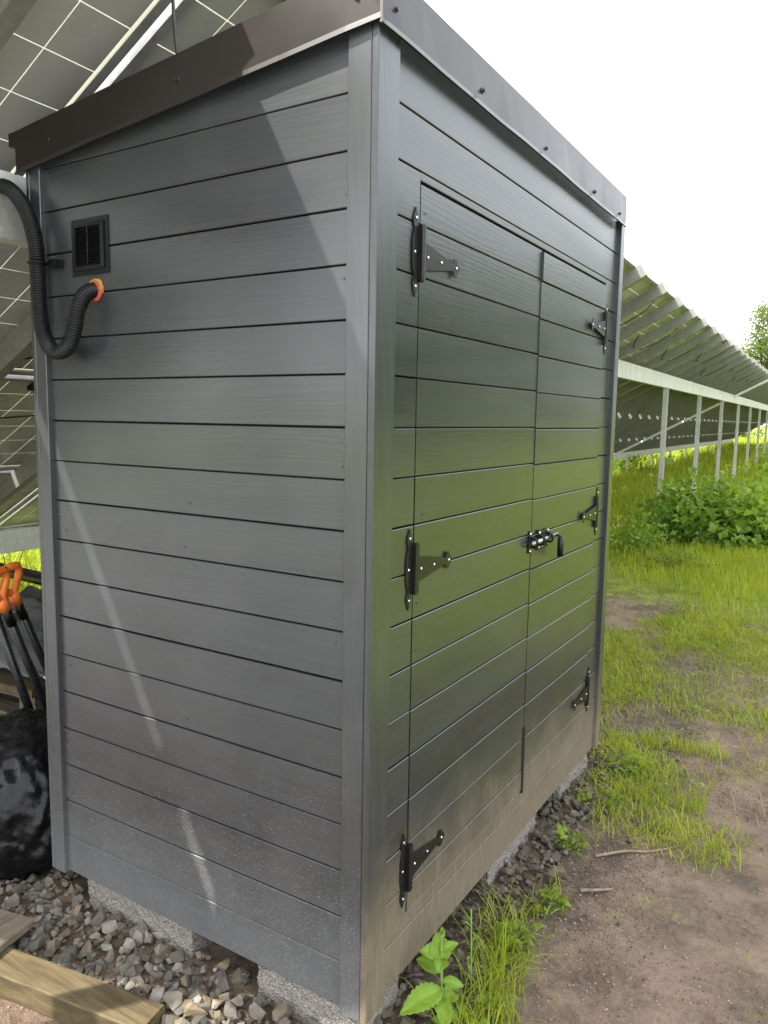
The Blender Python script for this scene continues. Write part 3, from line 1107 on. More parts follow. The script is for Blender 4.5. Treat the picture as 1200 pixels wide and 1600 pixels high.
def post(u, x0, ztop, wd=0.085, sleeve=True):
    c = AO + ADIR * u + AOUT * (-0.600 - x0 + 0.035)
    z0 = float(gh(c.x, c.y)) - 0.05
    mb = MB()
    t = 0.005
    mb.box((c.x - 0.03, c.y - wd / 2, z0), (c.x - 0.03 + t, c.y + wd / 2, ztop))
    mb.box((c.x - 0.03 + t, c.y - wd / 2, z0), (c.x + 0.035, c.y - wd / 2 + t, ztop))
    mb.box((c.x - 0.03 + t, c.y + wd / 2 - t, z0), (c.x + 0.035, c.y + wd / 2, ztop))
    p_ = mb.build("post", 'galv', ARR)
    if sleeve:
        mb = MB()
        mb.box((c.x - 0.038, c.y - wd / 2 - 0.008, z0), (c.x + 0.042, c.y + wd / 2 + 0.008, z0 + 0.42))
        mb.build("ground_sleeve", 'galv', p_)
    return p_


for i in range(1, 13):
    u = -2.6 + 3.33 * i + (0.13 if i > 6 else 0)
    if i == 1:
        u = -1.15
    post(u, XB, ZB - 0.19)
    post(u + 0.3, XL, ZL - 0.16, 0.07)

# added strip, stops sun streaks through the uppermost row joint beyond the shed
mb = MB()
f_ = lambda u_: (lambda q: tuple(AP(u_, q[0], q[1])))
mb.prism([(PS - 0.050, 0.0012), (PS + 0.014, 0.0012), (PS + 0.014, 0.004), (PS - 0.050, 0.004)], f_(0.9), f_(46.0))
mb.build("cover_strip", 'alu', ARR)
# white bar added for the bright line down the slope between two tables
mb = MB()
f_ = lambda s_: (lambda q: tuple(AP(JN + q[0], s_, -0.150 + q[1])))
mb.prism([(-0.04, 0), (0.04, 0), (0.04, -0.05), (-0.04, -0.05)], f_(0.02), f_(4 * PS + 0.02))
mb.build("cable_tray", 'white', ARR)

# cables clipped under the array
def cable(pts, r=0.0033, n=40, conn=None):
    mb = MB()
    q = spline(pts, n)
    mb.tube(q, r, 6)
    if conn is not None:
        a, b = Vector(q[conn]), Vector(q[min(conn + 3, len(q) - 1)])
        d = (b - a).normalized()
        mb.tube([a - d * 0.035, a - d * 0.03, a + d * 0.03, a + d * 0.035], [0.004, 0.009, 0.009, 0.004], 8)
    mb.build("cable", 'cable', ARR, True)


cable([(-0.616, 0.004, 2.85), (-0.604, 0.002, 2.60), (-0.598, 0.004, 2.50), (-0.592, 0.014, 2.42)], 0.0042)
cable([AP(0.36, 1.86, -0.05), AP(0.52, 1.95, -0.09), AP(0.66, 2.02, -0.10), AP(0.80, 2.02, -0.06), AP(1.10, 2.0, -0.04)], 0.0042, 40, 12)
cable([AP(0.30, 2.72, -0.05), AP(0.65, 2.60, -0.09), AP(1.0, 2.52, -0.10), AP(1.6, 2.5, -0.06)], 0.0042)
for k in range(2, 11):
    u = ucol(k)
    s0 = random.uniform(0.25, 0.9)
    cable([AP(u + 0.30, s0, -0.04), AP(u + 0.40, s0 + 0.12, -0.10), AP(u + 0.62, s0 + 0.05, -0.14), AP(u + 0.75, max(0.10, s0 - 0.25), -0.12), AP(u + 0.85, max(0.06, s0 - 0.4), -0.04)], 0.006, 40, 14 if k % 2 else None)

# ------------------------------------------------------------------ gravel
def stone_mesh(i, size=1.0):
    r_ = random.Random(100 + i)
    bm = bmesh.new()
    sx, sy, sz = 1.0, r_.uniform(0.65, 0.95), r_.uniform(0.5, 0.8)
    for _ in range(13):
        v = Vector((r_.gauss(0, 1), r_.gauss(0, 1), r_.gauss(0, 1))).normalized() * r_.uniform(0.75, 1.05)
        bm.verts.new((v.x * sx * size, v.y * sy * size, v.z * sz * size))
    ret = bmesh.ops.convex_hull(bm, input=bm.verts[:])
    for v in [v for v in bm.verts if not v.link_faces]:
        bm.verts.remove(v)
    bmesh.ops.triangulate(bm, faces=bm.faces[:])
    V = np.array([v.co[:] for v in bm.verts])
    bm.verts.index_update()
    F = np.array([[v.index for v in f.verts] for f in bm.faces])
    bm.free()
    return V, F


VAR = [stone_mesh(i) for i in range(14)]
STONE_ME = [nmesh("stone", v * 1.0, f, 'stone', rnd=np.zeros(len(v))) for v, f in VAR]


def in_gravel(x, y):
    """gravel apron outline"""
    n_ = (vnoise(x, y, 5.0, 21) - 0.5) * 0.12
    if y < 0.03:
        # end wall side: from the timber up to the wall, running out to the right corner
        return (-1.75 < x < -0.02 + n_) and (y > -0.285 + 0.10 * (x + 1.0) + n_ * 0.4 - (0.35 if x > -0.47 else 0.0)) and y > -0.62
    if y < 2.06:
        return (-0.10 < x < 0.085 + n_ * 0.9 + 0.05 * min(1, y)) or (-1.75 < x < -1.2 and y < 0.45)
    return (-0.25 < x < 0.12 + n_) and y < 2.22 + n_


stones = []
tries = 0
cand = rng.random((26000, 2))
cell_ = {}
for a, b in cand:
    x = -1.75 + a * 2.05
    y = -0.62 + b * 2.9
    if not in_gravel(x, y):
        continue
    if -1.15 < x < -0.11 and 0.25 < y:
        continue
    size = float(np.clip(np.exp(rng.normal(math.log(0.0168), 0.40)), 0.008, 0.034))
    if y > 0.05:
        size *= 0.86
    layer = rng.integers(0, 2)
    key = (int(x / 0.026), int(y / 0.026), layer)
    if key in cell_:
        continue
    cell_[key] = 1
    z = float(gh(x, y)) + 0.004 + layer * 0.016 + size * 0.35
    # keep clear of the blocks and shed underside
    stones.append((x, y, z, size))
stones.sort(key=lambda q: (Vector(q[:3]) - CAMPOS).length)
print("stones", len(stones))


def visible_score(q):
    v = Vector(q[:3]) - CAMPOS
    zc = v.dot(FW)
    if zc < 0.1:
        return 9e9
    u_ = 0.5 + v.dot(RT) / zc * 35.97 / 36
    vv = 0.5 + v.dot(DN) / zc * 35.97 / 48
    if not (-0.02 < u_ < 1.02 and -0.02 < vv < 1.02):
        return 9e9
    if q[0] < 0.0 and q[1] > 0.0 and q[0] > -1.2:
        return 9e9
    return -q[3] / zc


order = sorted(range(len(stones)), key=lambda i: visible_score(stones[i]))
BED = MB()
# bed of fine gravel sheet below the stones
n1_, n2_ = 60, 90
bx = np.linspace(-1.75, 0.2, n1_)
by = np.linspace(-0.35, 2.2, n2_)
BXm, BYm = np.meshgrid(bx, by, indexing='ij')
edge = np.minimum.reduce([(BXm + 1.75), (0.2 - BXm), (BYm + 0.35), (2.2 - BYm)])
BZm = gh(BXm, BYm) + 0.008 - np.clip(0.12 - edge, 0, 1) * 0.25 + (rng.random(BXm.shape) - 0.5) * 0.006
ii = np.arange(n1_ * n2_).reshape(n1_, n2_)
Fb = np.stack([ii[:-1, :-1].ravel(), ii[1:, :-1].ravel(), ii[1:, 1:].ravel(), ii[:-1, 1:].ravel()], 1)
bed = obj("gravel_bed", nmesh("gravel_bed", np.stack([BXm.ravel(), BYm.ravel(), BZm.ravel()], 1), Fb, 'ground', smooth=True), kind="structure")
rest_V, rest_F, rest_R = [], [], []
off = 0
for n_i, i in enumerate(order):
    x, y, z, sz = stones[i]
    rot = Matrix.Rotation(rng.uniform(0, 6.28), 4, 'Z') @ Matrix.Rotation(rng.uniform(-0.6, 0.6), 4, 'X') @ Matrix.Rotation(rng.uniform(-0.6, 0.6), 4, 'Y')
    vi = int(rng.integers(0, len(VAR)))
    if n_i < 300:
        obj("stone", STONE_ME[vi], bed, Matrix.Translation((x, y, z)) @ rot @ Matrix.Scale(sz, 4))
    else:
        v, f = VAR[vi]
        R3 = np.array(rot.to_3x3())
        vv = (v * sz) @ R3.T + np.array([x, y, z])
        rest_V.append(vv)
        rest_F.append(f + off)
        off += len(v)
        rest_R.append(np.full(len(v), rng.random()))
obj("gravel", nmesh("gravel", np.concatenate(rest_V), np.concatenate(rest_F), 'stone', rnd=np.concatenate(rest_R)), bed, kind="stuff")
# a few loose stones on the path and in the grass
for i in range(26):
    x = rng.uniform(0.12, 0.42)
    y = rng.uniform(0.15, 2.3)
    sz = rng.uniform(0.006, 0.017)
    obj("stone", STONE_ME[i % 14], bed, Matrix.Translation((x, y, float(gh(x, y)) + sz * 0.3)) @ Matrix.Rotation(rng.uniform(0, 6), 4, 'Z') @ Matrix.Scale(sz, 4))

# crumbs of soil and grit on the bare path
def crumbs(n, x0, x1, y0, y1, lo, hi, seed):
    r_ = np.random.default_rng(seed)
    x = r_.uniform(x0, x1, n)
    y = r_.uniform(y0, y1, n)
    keep = r_.random(n) < np.clip((vnoise(x, y, 3.0, 51) - 0.25) * 1.6, 0.1, 1)
    x, y = x[keep], y[keep]
    n = len(x)
    sz = np.exp(r_.uniform(np.log(lo), np.log(hi), n)) * 0.5
    c = np.stack([x, y, gh(x, y) + sz * 0.35], 1)
    base = np.array([(1, 0, 0), (-0.9, 0.2, 0.1), (0.1, 1, 0), (0, -1, 0.1), (0.1, 0, 0.9), (0, 0.1, -0.9)])
    tri = np.array([(0, 2, 4), (2, 1, 4), (1, 3, 4), (3, 0, 4), (2, 0, 5), (1, 2, 5), (3, 1, 5), (0, 3, 5)])
    V = base[None] * (1 + r_.uniform(-.35, .35, (n, 6, 1)))
    a = r_.uniform(0, 6.28, n)
    ca, sa = np.cos(a)[:, None], np.sin(a)[:, None]
    V = np.stack([V[..., 0] * ca - V[..., 1] * sa, V[..., 0] * sa + V[..., 1] * ca, V[..., 2]], -1) * sz[:, None, None] + c[:, None]
    F = (np.arange(n) * 6)[:, None, None] + tri[None]
    return V.reshape(-1, 3), F.reshape(-1, 3), np.repeat(r_.random(n), 6)


g = G("soil_crumb")
p = g.pos()
c = g.mix(g.attr("rnd"), (0.075, 0.050, 0.034), (0.32, 0.235, 0.165))
MAT['crumb'] = g.done(g.bsdf(c, 0.95, 0, g.bump(g.noise(p, 400, 3), 0.5, 0.002), 0.2))
v_, f_c, r_c = crumbs(42000, 0.08, 1.25, 0.0, 4.6, 0.0020, 0.010, 5)
obj("soil_crumbs", nmesh("soil_crumbs", v_, f_c, 'crumb', rnd=r_c), kind="stuff")
v_, f_c, r_c = crumbs(9000, -1.6, 0.2, -0.75, 0.0, 0.003, 0.012, 6)
obj("gravel_fines", nmesh("gravel_fines", v_, f_c, 'crumb', rnd=r_c), bed, kind="stuff")

# ------------------------------------------------------------------ timbers by the gravel
def rough_beam(name, a, b, wdt, hgt, mat, label, cat="timber", segs=14, seed=1, bev=0.004):
    a, b = Vector(a), Vector(b)
    d = (b - a).normalized()
    sd = Vector((-d.y, d.x, 0)).normalized()
    up = d.cross(sd)
    if up.z < 0:
        up = -up
    r_ = random.Random(seed)
    poly = [(-wdt / 2 + bev, 0), (wdt / 2 - bev, 0), (wdt / 2, bev), (wdt / 2, hgt - bev), (wdt / 2 - bev, hgt), (-wdt / 2 + bev, hgt), (-wdt / 2, hgt - bev), (-wdt / 2, bev)]
    V, F = [], []
    n = len(poly)
    for i in range(segs + 1):
        c = a.lerp(b, i / segs)
        for q in poly:
            V.append(c + sd * (q[0] + r_.uniform(-.0012, .0012)) + up * (q[1] + r_.uniform(-.0012, .0012)))
    for i in range(segs):
        for k in range(n):
            F.append([i * n + k, i * n + (k + 1) % n, (i + 1) * n + (k + 1) % n, (i + 1) * n + k])
    F.append(list(range(n))[::-1])
    F.append([segs * n + k for k in range(n)])
    return obj(name, mesh(name, V, F, mat), None, label=label, cat=cat)


rough_beam("timber_beam", (-1.30, -0.375, 0.002), (-0.475, -0.243, 0.002), 0.095, 0.075, 'timber', "yellowish sawn timber beam lying beside the gravel, end nearest the path", seed=4)
rough_beam("plank", (-1.02, -0.62, 0.0785), (-1.11, -0.215, 0.0785), 0.16, 0.026, 'old_timber', "weathered brown plank lying across the timber beam", "plank", seed=6)

# ------------------------------------------------------------------ bin bag
bm = bmesh.new()
bmesh.ops.create_icosphere(bm, subdivisions=6, radius=1.0)
from mathutils import noise as mn
for v in bm.verts:
    c = v.co.copy()
    r_ = 1.0
    top = max(0.0, c.z)
    wr = mn.ridged_multi_fractal(Vector((c.x * 2.3, c.y * 2.3, c.z * 1.3 + 3)), 0.8, 2.2, 4, 1.0, 1.6)
    wr2 = mn.noise(Vector((c.x * 1.4 + 5, c.y * 1.4, c.z * 1.4)))
    wr3 = mn.ridged_multi_fractal(Vector((c.x * 6.0 + 9 + 1.2 * c.z, c.y * 6.0 - 0.8 * c.z, c.z * 1.6)), 0.6, 2.4, 5, 1.0, 2.2)
    r_ += 0.030 * (wr - 1.0) + 0.07 * wr2 + 0.036 * (wr3 - 1.0)
    c = c * r_
    if c.z < 0:
        c.x *= 1 - 0.08 * c.z
        c.y *= 1 - 0.08 * c.z
        c.z = max(c.z, -0.80)
    v.co = Vector((c.x * 0.31, c.y * 0.30, c.z * 0.275 + 0.22))
for f in bm.faces:
    f.smooth = True
me = bpy.data.meshes.new("bin_bag")
bm.to_mesh(me)
bm.free()
me.materials.append(MAT['bag'])
BAGM = Matrix.Translation((-1.545, 0.12, 0.0))
bag = obj("bin_bag", me, None, BAGM, label="full shiny black plastic bin bag slumped behind the shed corner", cat="bag")

# ------------------------------------------------------------------ spades
def spade(top, foot, label, dhandle=True, twist=0.0):
    top, foot = Vector(top), Vector(foot)
    d = (top - foot).normalized()
    root = empty("spade", foot, label, "spade", "garden tools behind the shed")
    Lh = (top - foot).length
    mb = MB()
    mb.tube([foot + d * (0.30 * Lh), foot + d * (0.6 * Lh), top], [0.0165, 0.0165, 0.0165], 12)
    mb.build("shaft", 'shaft', root, True)
    side = Matrix.Rotation(twist, 3, d) @ d.orthogonal().normalized()
    # blade
    nb = d.cross(side)
    V, F = [], []
    prof = [(0.0, 0.02), (0.04, 0.055), (0.15, 0.085), (0.26, 0.09), (0.30, 0.085)]
    for (t_, wd) in prof:
        c = foot + d * (0.31 - t_)
        for s_ in (-1, -0.5, 0, 0.5, 1):
            V.append(c + side * wd * s_ + nb * (0.02 * (1 - s_ * s_)))
    for i in range(len(prof) - 1):
        for j in range(4):
            F.append([i * 5 + j, i * 5 + j + 1, (i + 1) * 5 + j + 1, (i + 1) * 5 + j])
    nV = len(V)
    V += [v - nb * 0.003 for v in V]
    F += [[i + nV for i in f[::-1]] for f in F]
    obj("blade", mesh("blade", V, F, 'steel', True), root)
    if dhandle:
        mb = MB()
        w_, h_ = 0.055, 0.105
        loop = [top - d * 0.03, top + d * 0.02]
        mb.tube(loop, [0.0205, 0.0185], 12)
        for s_ in (-1, 1):
            mb.tube(spline([top + d * 0.01, top + d * 0.04 + side * s_ * 0.022, top + d * 0.075 + side * s_ * w_ * 0.92, top + d * (h_ + 0.005) + side * s_ * w_], 16), [0.0155] * 3 + [0.0135] * 12 + [0.0145] * 0, 10) if False else mb.tube(spline([top + d * 0.01, top + d * 0.04 + side * s_ * 0.022, top + d * 0.075 + side * s_ * w_ * 0.92, top + d * (h_ + 0.005) + side * s_ * w_], 18), 0.0138, 10)
        mb.tube(spline([top + d * h_ * 0.99 - side * w_, top + d * (h_ + 0.012) - side * w_ * 0.5, top + d * (h_ + 0.014), top + d * (h_ + 0.012) + side * w_ * 0.5, top + d * h_ * 0.99 + side * w_], 20), 0.0150, 10)
        mb.build("handle", 'orange', root, True)
        mb = MB()
        mb.tube([top - d * 0.10, top - d * 0.025], 0.0182, 12)
        mb.build("collar", 'plastic', root, True)
    return root


spade((-1.600, 0.10, 0.915), (-1.775, 0.52, 0.0), "spade with orange D handle, the nearer of two, leaning behind the shed corner", True, 0.95)
spade((-1.625, 0.160, 0.922), (-1.800, 0.62, 0.0), "spade with orange D handle, the farther of two, leaning behind the shed corner", True, 0.75)
spade((-1.80, 0.16, 0.93), (-1.66, 0.36, 0.0), "garden tool with plain black shaft left of the orange handled spades", False, 0.4)

# ------------------------------------------------------------------ pallets, tarpaulin and pipe behind
def pallet(z, rot, label):
    root = empty("pallet", (-2.55, 1.0, z), label, "pallet", "pallets under the array")
    M_ = Matrix.Translation((-2.55, 1.02, z)) @ Matrix.Rotation(rot, 4, 'Z')
    pb = MB()
    pb.box((-0.5, -0.05, 0), (0.5, 0.05, 0.02))
    slat = pb.mesh("slat", 'pallet')
    bb = MB()
    bb.box((-0.05, -0.6, 0), (0.05, 0.6, 0.078))
    bear = bb.mesh("bearer", 'pallet')
    for xx in (-0.45, 0, 0.45):
        obj("bearer", bear, root, M_ @ Matrix.Translation((xx, 0, 0.022)))
    for i in range(7):
        obj("slat", slat, root, M_ @ Matrix.Translation((0, -0.55 + i * 0.1833, 0.102)))
    for i in range(3):
        obj("slat", slat, root, M_ @ Matrix.Translation((0, -0.55 + i * 0.55, 0)))


pallet(0.0, 0.06, "dark wooden pallet, lowest of the stack behind the spades")
pallet(0.125, 0.02, "dark wooden pallet, second from the ground behind the spades")
pallet(0.250, 0.09, "dark wooden pallet on top of the stack, under the tarpaulin")
mb_pl = rough_beam("plank", (-3.1, 0.40, 0.377), (-1.98, 0.50, 0.377), 0.12, 0.035, 'timber', "pale brown plank lying on the pallet stack below the tarpaulin", "plank", seed=9)
NTX = 46
gx, gy = np.meshgrid(np.linspace(0, 1, NTX), np.linspace(0, 1, NTX), indexing='ij')
TX = -3.15 + gx * 1.25 + (vnoise(gx * 9, gy * 9, 1, 31) - .5) * 0.06
TY = 0.46 + gy * 1.0
hump = np.sin(np.pi * np.clip(gx * 0.95 + 0.02, 0, 1)) ** 0.6 * np.sin(np.pi * np.clip(gy * 0.98 + 0.01, 0, 1)) ** 0.45
TZ = 0.415 + hump * 0.22 + (np.abs(vnoise(gx * 11, gy * 11, 1, 33) - .5)) * 0.10 + (vnoise(gx * 30, gy * 30, 1, 34) - .5) * 0.03
it = np.arange(NTX * NTX).reshape(NTX, NTX)
Ft = np.stack([it[:-1, :-1].ravel(), it[1:, :-1].ravel(), it[1:, 1:].ravel(), it[:-1, 1:].ravel()], 1)
tp = obj("tarpaulin", nmesh("tarpaulin", np.stack([TX.ravel(), TY.ravel(), TZ.ravel()], 1), Ft, 'tarp', smooth=True), None, label="crumpled grey tarpaulin heaped on the pallets behind the spades", cat="tarpaulin")
md = tp.modifiers.new("thickness", 'SOLIDIFY')
md.thickness = 0.004
mb = MB()
mb.tube([(-3.6, 1.02, 0.72), (-2.6, 0.98, 0.715), (-1.9, 1.0, 0.71)], 0.035, 14)
mb.build("drain_pipe", 'plastic', None, True, label="dark round pipe lying across the top of the tarpaulin", cat="pipe")


# ------------------------------------------------------------------ vegetation
def leaves_mesh(name, centres, dirs, normals, length, width, rnd, mat, fold=0.25):
    """six-vertex pointed leaves, four triangles each"""
    n = len(centres)
    d = dirs / np.linalg.norm(dirs, axis=1, keepdims=True)
    s = np.cross(d, normals)
    s /= np.linalg.norm(s, axis=1, keepdims=True) + 1e-9
    nn = np.cross(s, d)
    length = np.asarray(length).reshape(-1, 1)
    width = np.asarray(width).reshape(-1, 1)
    v0 = centres
    v1 = centres + d * length * 0.45 + s * width * 0.5 + nn * width * fold
    v2 = centres + d * length * 0.45 - s * width * 0.5 + nn * width * fold
    v3 = centres + d * length - nn * length * 0.12
    v4 = centres + d * length * 0.48
    V = np.stack([v0, v1, v3, v2, v4], 1).reshape(-1, 3)
    b = (np.arange(n) * 5).reshape(-1, 1)
    F = np.concatenate([b + np.array([0, 1, 4]), b + np.array([1, 2, 4]), b + np.array([2, 3, 4]), b + np.array([3, 0, 4])], 0)
    return nmesh(name, V, F, mat, rnd=np.repeat(rnd, 5))


def blades(n_or_xy, hmin, hmax, wd, lean=0.35, seed=0, tone=(0, 1)):
    """grass blades: returns V,F,R"""
    r_ = np.random.default_rng(seed)
    xy = n_or_xy
    n = len(xy)
    z = gh(xy[:, 0], xy[:, 1]) - 0.004
    h = r_.uniform(hmin, hmax, n) * r_.uniform(0.55, 1.0, n)
    ang = r_.uniform(0, 2 * np.pi, n)
    la = h * lean * r_.uniform(0.2, 1.6, n)
    dx, dy = np.cos(ang), np.sin(ang)
    w2 = wd * r_.uniform(0.6, 1.3, n) / 2
    px, py = -dy, dx
    # face the camera a bit more, so that blades do not vanish edge-on
    B = np.stack([xy[:, 0], xy[:, 1], z], 1)
    S = np.stack([px * w2, py * w2, np.zeros(n)], 1)
    M1 = B + np.stack([dx * la * 0.25, dy * la * 0.25, h * 0.5], 1)
    M2 = B + np.stack([dx * la * 0.65, dy * la * 0.65, h * 0.85], 1)
    T = B + np.stack([dx * la * 1.15, dy * la * 1.15, h * (1.0 - 0.18 * np.minimum(1, la / h))], 1)
    V = np.stack([B - S, B + S, M1 - S * 0.9, M1 + S * 0.9, M2 - S * 0.6, M2 + S * 0.6, T], 1).reshape(-1, 3)
    b = (np.arange(n) * 7).reshape(-1, 1)
    F = np.concatenate([b + np.array(q) for q in ([0, 1, 3], [0, 3, 2], [2, 3, 5], [2, 5, 4], [4, 5, 6])], 0)
    R_ = np.repeat(np.clip(r_.uniform(tone[0], tone[1], n) * 0.55 + (vnoise(xy[:, 0], xy[:, 1], 2.1, 57) * 0.5 + vnoise(xy[:, 0], xy[:, 1], 7.0, 58) * 0.5 - 0.05) * 0.55, 0, 1), 7)
    return V, F, R_


def scatter(n, x0, x1, y0, y1, dens, seed):
    r_ = np.random.default_rng(seed)
    x = r_.uniform(x0, x1, n)
    y = r_.uniform(y0, y1, n)
    k = r_.random(n) < dens(x, y)
    return np.stack([x[k], y[k]], 1)


def not_shed(x, y):
    return ~((x > -1.3) & (x < 0.02) & (y > -0.1) & (y < 2.0))


GV, GF, GR = [], [], []
goff = 0


def addg(t):
    global goff
    GV.append(t[0])
    GF.append(t[1] + goff)
    GR.append(t[2])
    goff += len(t[0])


sm = lambda v, a, b: np.clip((v - a) / (b - a), 0, 1)
# patchy short turf between the shed and the meadow
pat = lambda x, y: vnoise(x, y, 1.25, 41) * 0.5 + vnoise(x, y, 3.4, 42) * 0.35 + vnoise(x, y, 9.0, 47) * 0.15
edge_ = lambda x, y: sm(y + (vnoise(x, y, 2.2, 48) - .5) * 1.0 + (vnoise(x, y, 7.0, 49) - .5) * 0.35 - 0.30 * np.clip(x - 0.5, 0, 1), 1.35, 1.95)
mud_ = lambda x, y: sm(vnoise(x, y, 0.9, 62) * 0.6 + vnoise(x, y, 2.6, 63) * 0.4, 0.35, 0.54)
zone = lambda x, y: np.clip(1.0 - 0.86 * np.exp(-((y - 3.6) / 0.95) ** 2) * sm(x, -0.45, 0.05), 0.04, 1)
dn = lambda x, y: np.where(not_shed(x, y), sm(pat(x, y), 0.28, 0.52) * edge_(x, y) * zone(x, y) * mud_(x, y), 0)
addg(blades(scatter(150000, -1.6, 1.4, 1.2, 6.2, dn, 1), 0.015, 0.060, 0.0040, 0.9, 2, (0.1, 0.9)))
# taller grass in the patches
dn2 = lambda x, y: np.where(not_shed(x, y), sm(pat(x, y), 0.46, 0.66) * edge_(x, y) * zone(x, y) * mud_(x, y), 0)
addg(blades(scatter(48000, -1.4, 1.4, 1.3, 6.2, dn2, 3), 0.04, 0.11, 0.0046, 0.75, 4, (0.2, 1.0)))
# bright band of longer grass, then meadow under and beyond the array
dn3 = lambda x, y: sm(y + 0.5 * x + (vnoise(x, y, 1.3, 43) - .5) * 1.6, 5.3, 6.8) * (0.25 + 0.75 * vnoise(x, y, 0.9, 44))
addg(blades(scatter(90000, -3.0, 3.2, 4.6, 10.5, dn3, 5), 0.08, 0.20, 0.0065, 0.45, 6, (0.25, 1.0)))
addg(blades(scatter(60000, -7.0, 4.5, 9.5, 24, lambda x, y: np.ones_like(x), 7), 0.14, 0.34, 0.014, 0.4, 8, (0.2, 1.0)))
addg(blades(scatter(26000, -14, 9, 22, 60, lambda x, y: np.ones_like(x), 9), 0.2, 0.5, 0.05, 0.4, 10, (0.3, 1.0)))
# rank grass beyond the low edge, left of the shed
addg(blades(scatter(26000, -9.5, -4.35, 0.5, 7.5, lambda x, y: np.ones_like(x), 11), 0.25, 0.75, 0.014, 0.5, 12, (0.25, 1.0)))
# fringe along the gravel
def fringe(x, y):
    e = np.abs(x - (0.16 + 0.05 * np.sin(y * 7)))
    return np.clip(1 - e / 0.10, 0, 1) * (sm(np.sin(y * 4.1 + 0.4) * 0.5 + 0.5, 0.25, 0.8) * 0.8 + 0.08)
addg(blades(scatter(2600, 0.05, 0.36, 0.12, 0.95, fringe, 13), 0.05, 0.17, 0.0035, 0.9, 14, (0.05, 0.8)))
addg(blades(scatter(1500, 0.05, 0.40, 1.0, 1.75, lambda x, y: fringe(x, y) * 0.5, 15), 0.04, 0.13, 0.0035, 0.9, 16, (0.1, 0.9)))
addg(blades(scatter(2600, -0.05, 0.5, 1.75, 2.5, lambda x, y: sm(vnoise(x, y, 4, 45), .35, .6) * np.where(x > 0.05, 1, sm(y, 1.98, 2.1)), 17), 0.03, 0.10, 0.004, 0.8, 18, (0.1, 0.9)))
# stray wisps on bare soil
addg(blades(scatter(420, 0.2, 1.4, 0.2, 2.6, lambda x, y: sm(vnoise(x, y, 3, 46), .55, .7), 19), 0.02, 0.07, 0.003, 0.9, 20, (0.2, 0.9)))
DV, DF, DR = blades(scatter(11000, -1.4, 1.5, 1.3, 8.0, lambda x, y: np.where(not_shed(x, y), 0.25 + 0.5 * sm(vnoise(x, y, 2.0, 71), .4, .7), 0) * sm(y, 1.4, 2.2), 25), 0.03, 0.11, 0.0035, 1.6, 26, (0.2, 1.0))
obj("dead_grass", nmesh("dead_grass", DV, DF, 'straw', rnd=DR), kind="stuff")
obj("grass", nmesh("grass", np.concatenate(GV), np.concatenate(GF), 'grass', rnd=np.concatenate(GR)), kind="stuff")

# clover-like low leaves among the turf
def lowleaves(n, x0, x1, y0, y1, dens, seed, size):
    xy = scatter(n, x0, x1, y0, y1, dens, seed)
    r_ = np.random.default_rng(seed + 1)
    m_ = len(xy)
    c = np.stack([xy[:, 0], xy[:, 1], gh(xy[:, 0], xy[:, 1]) + r_.uniform(0.005, 0.05, m_)], 1)
    a = r_.uniform(0, 2 * np.pi, m_)
    d = np.stack([np.cos(a), np.sin(a), r_.uniform(-0.1, 0.7, m_)], 1)
    nn = np.stack([r_.normal(0, .35, m_), r_.normal(0, .35, m_), np.ones(m_)], 1)
    L_ = r_.uniform(0.5, 1.3, m_) * size
    return c, d, nn, L_, L_ * r_.uniform(0.4, 0.7, m_), r_.uniform(0, 1, m_)


t = lowleaves(16000, -1.6, 1.5, 1.7, 8.5, lambda x, y: np.where(not_shed(x, y), sm(pat(x, y) + 0.08 * sm(y, 3, 6), 0.46, 0.60), 0) * sm(y + 0.3 * x, 1.5, 2.3), 61, 0.030)
obj("ground_cover", leaves_mesh("ground_cover", *t[:3], t[3], t[4], t[5], 'hedge'), kind="stuff")
# dead leaf litter and straw on the soil
t = lowleaves(5200, -1.4, 1.5, 0.2, 6.5, lambda x, y: np.where(not_shed(x, y) & (x > 0.1 + 0 * y) | (y > 2.1), 0.35 + 0.5 * sm(y, 1.5, 3.5), 0), 65, 0.018)
cc = t[0]
cc[:, 2] = gh(cc[:, 0], cc[:, 1]) + 0.004
obj("leaf_litter", leaves_mesh("leaf_litter", cc, t[1] * np.array([1, 1, .15]), t[2], t[3], t[4] * .6, t[5], 'twig'), kind="stuff")


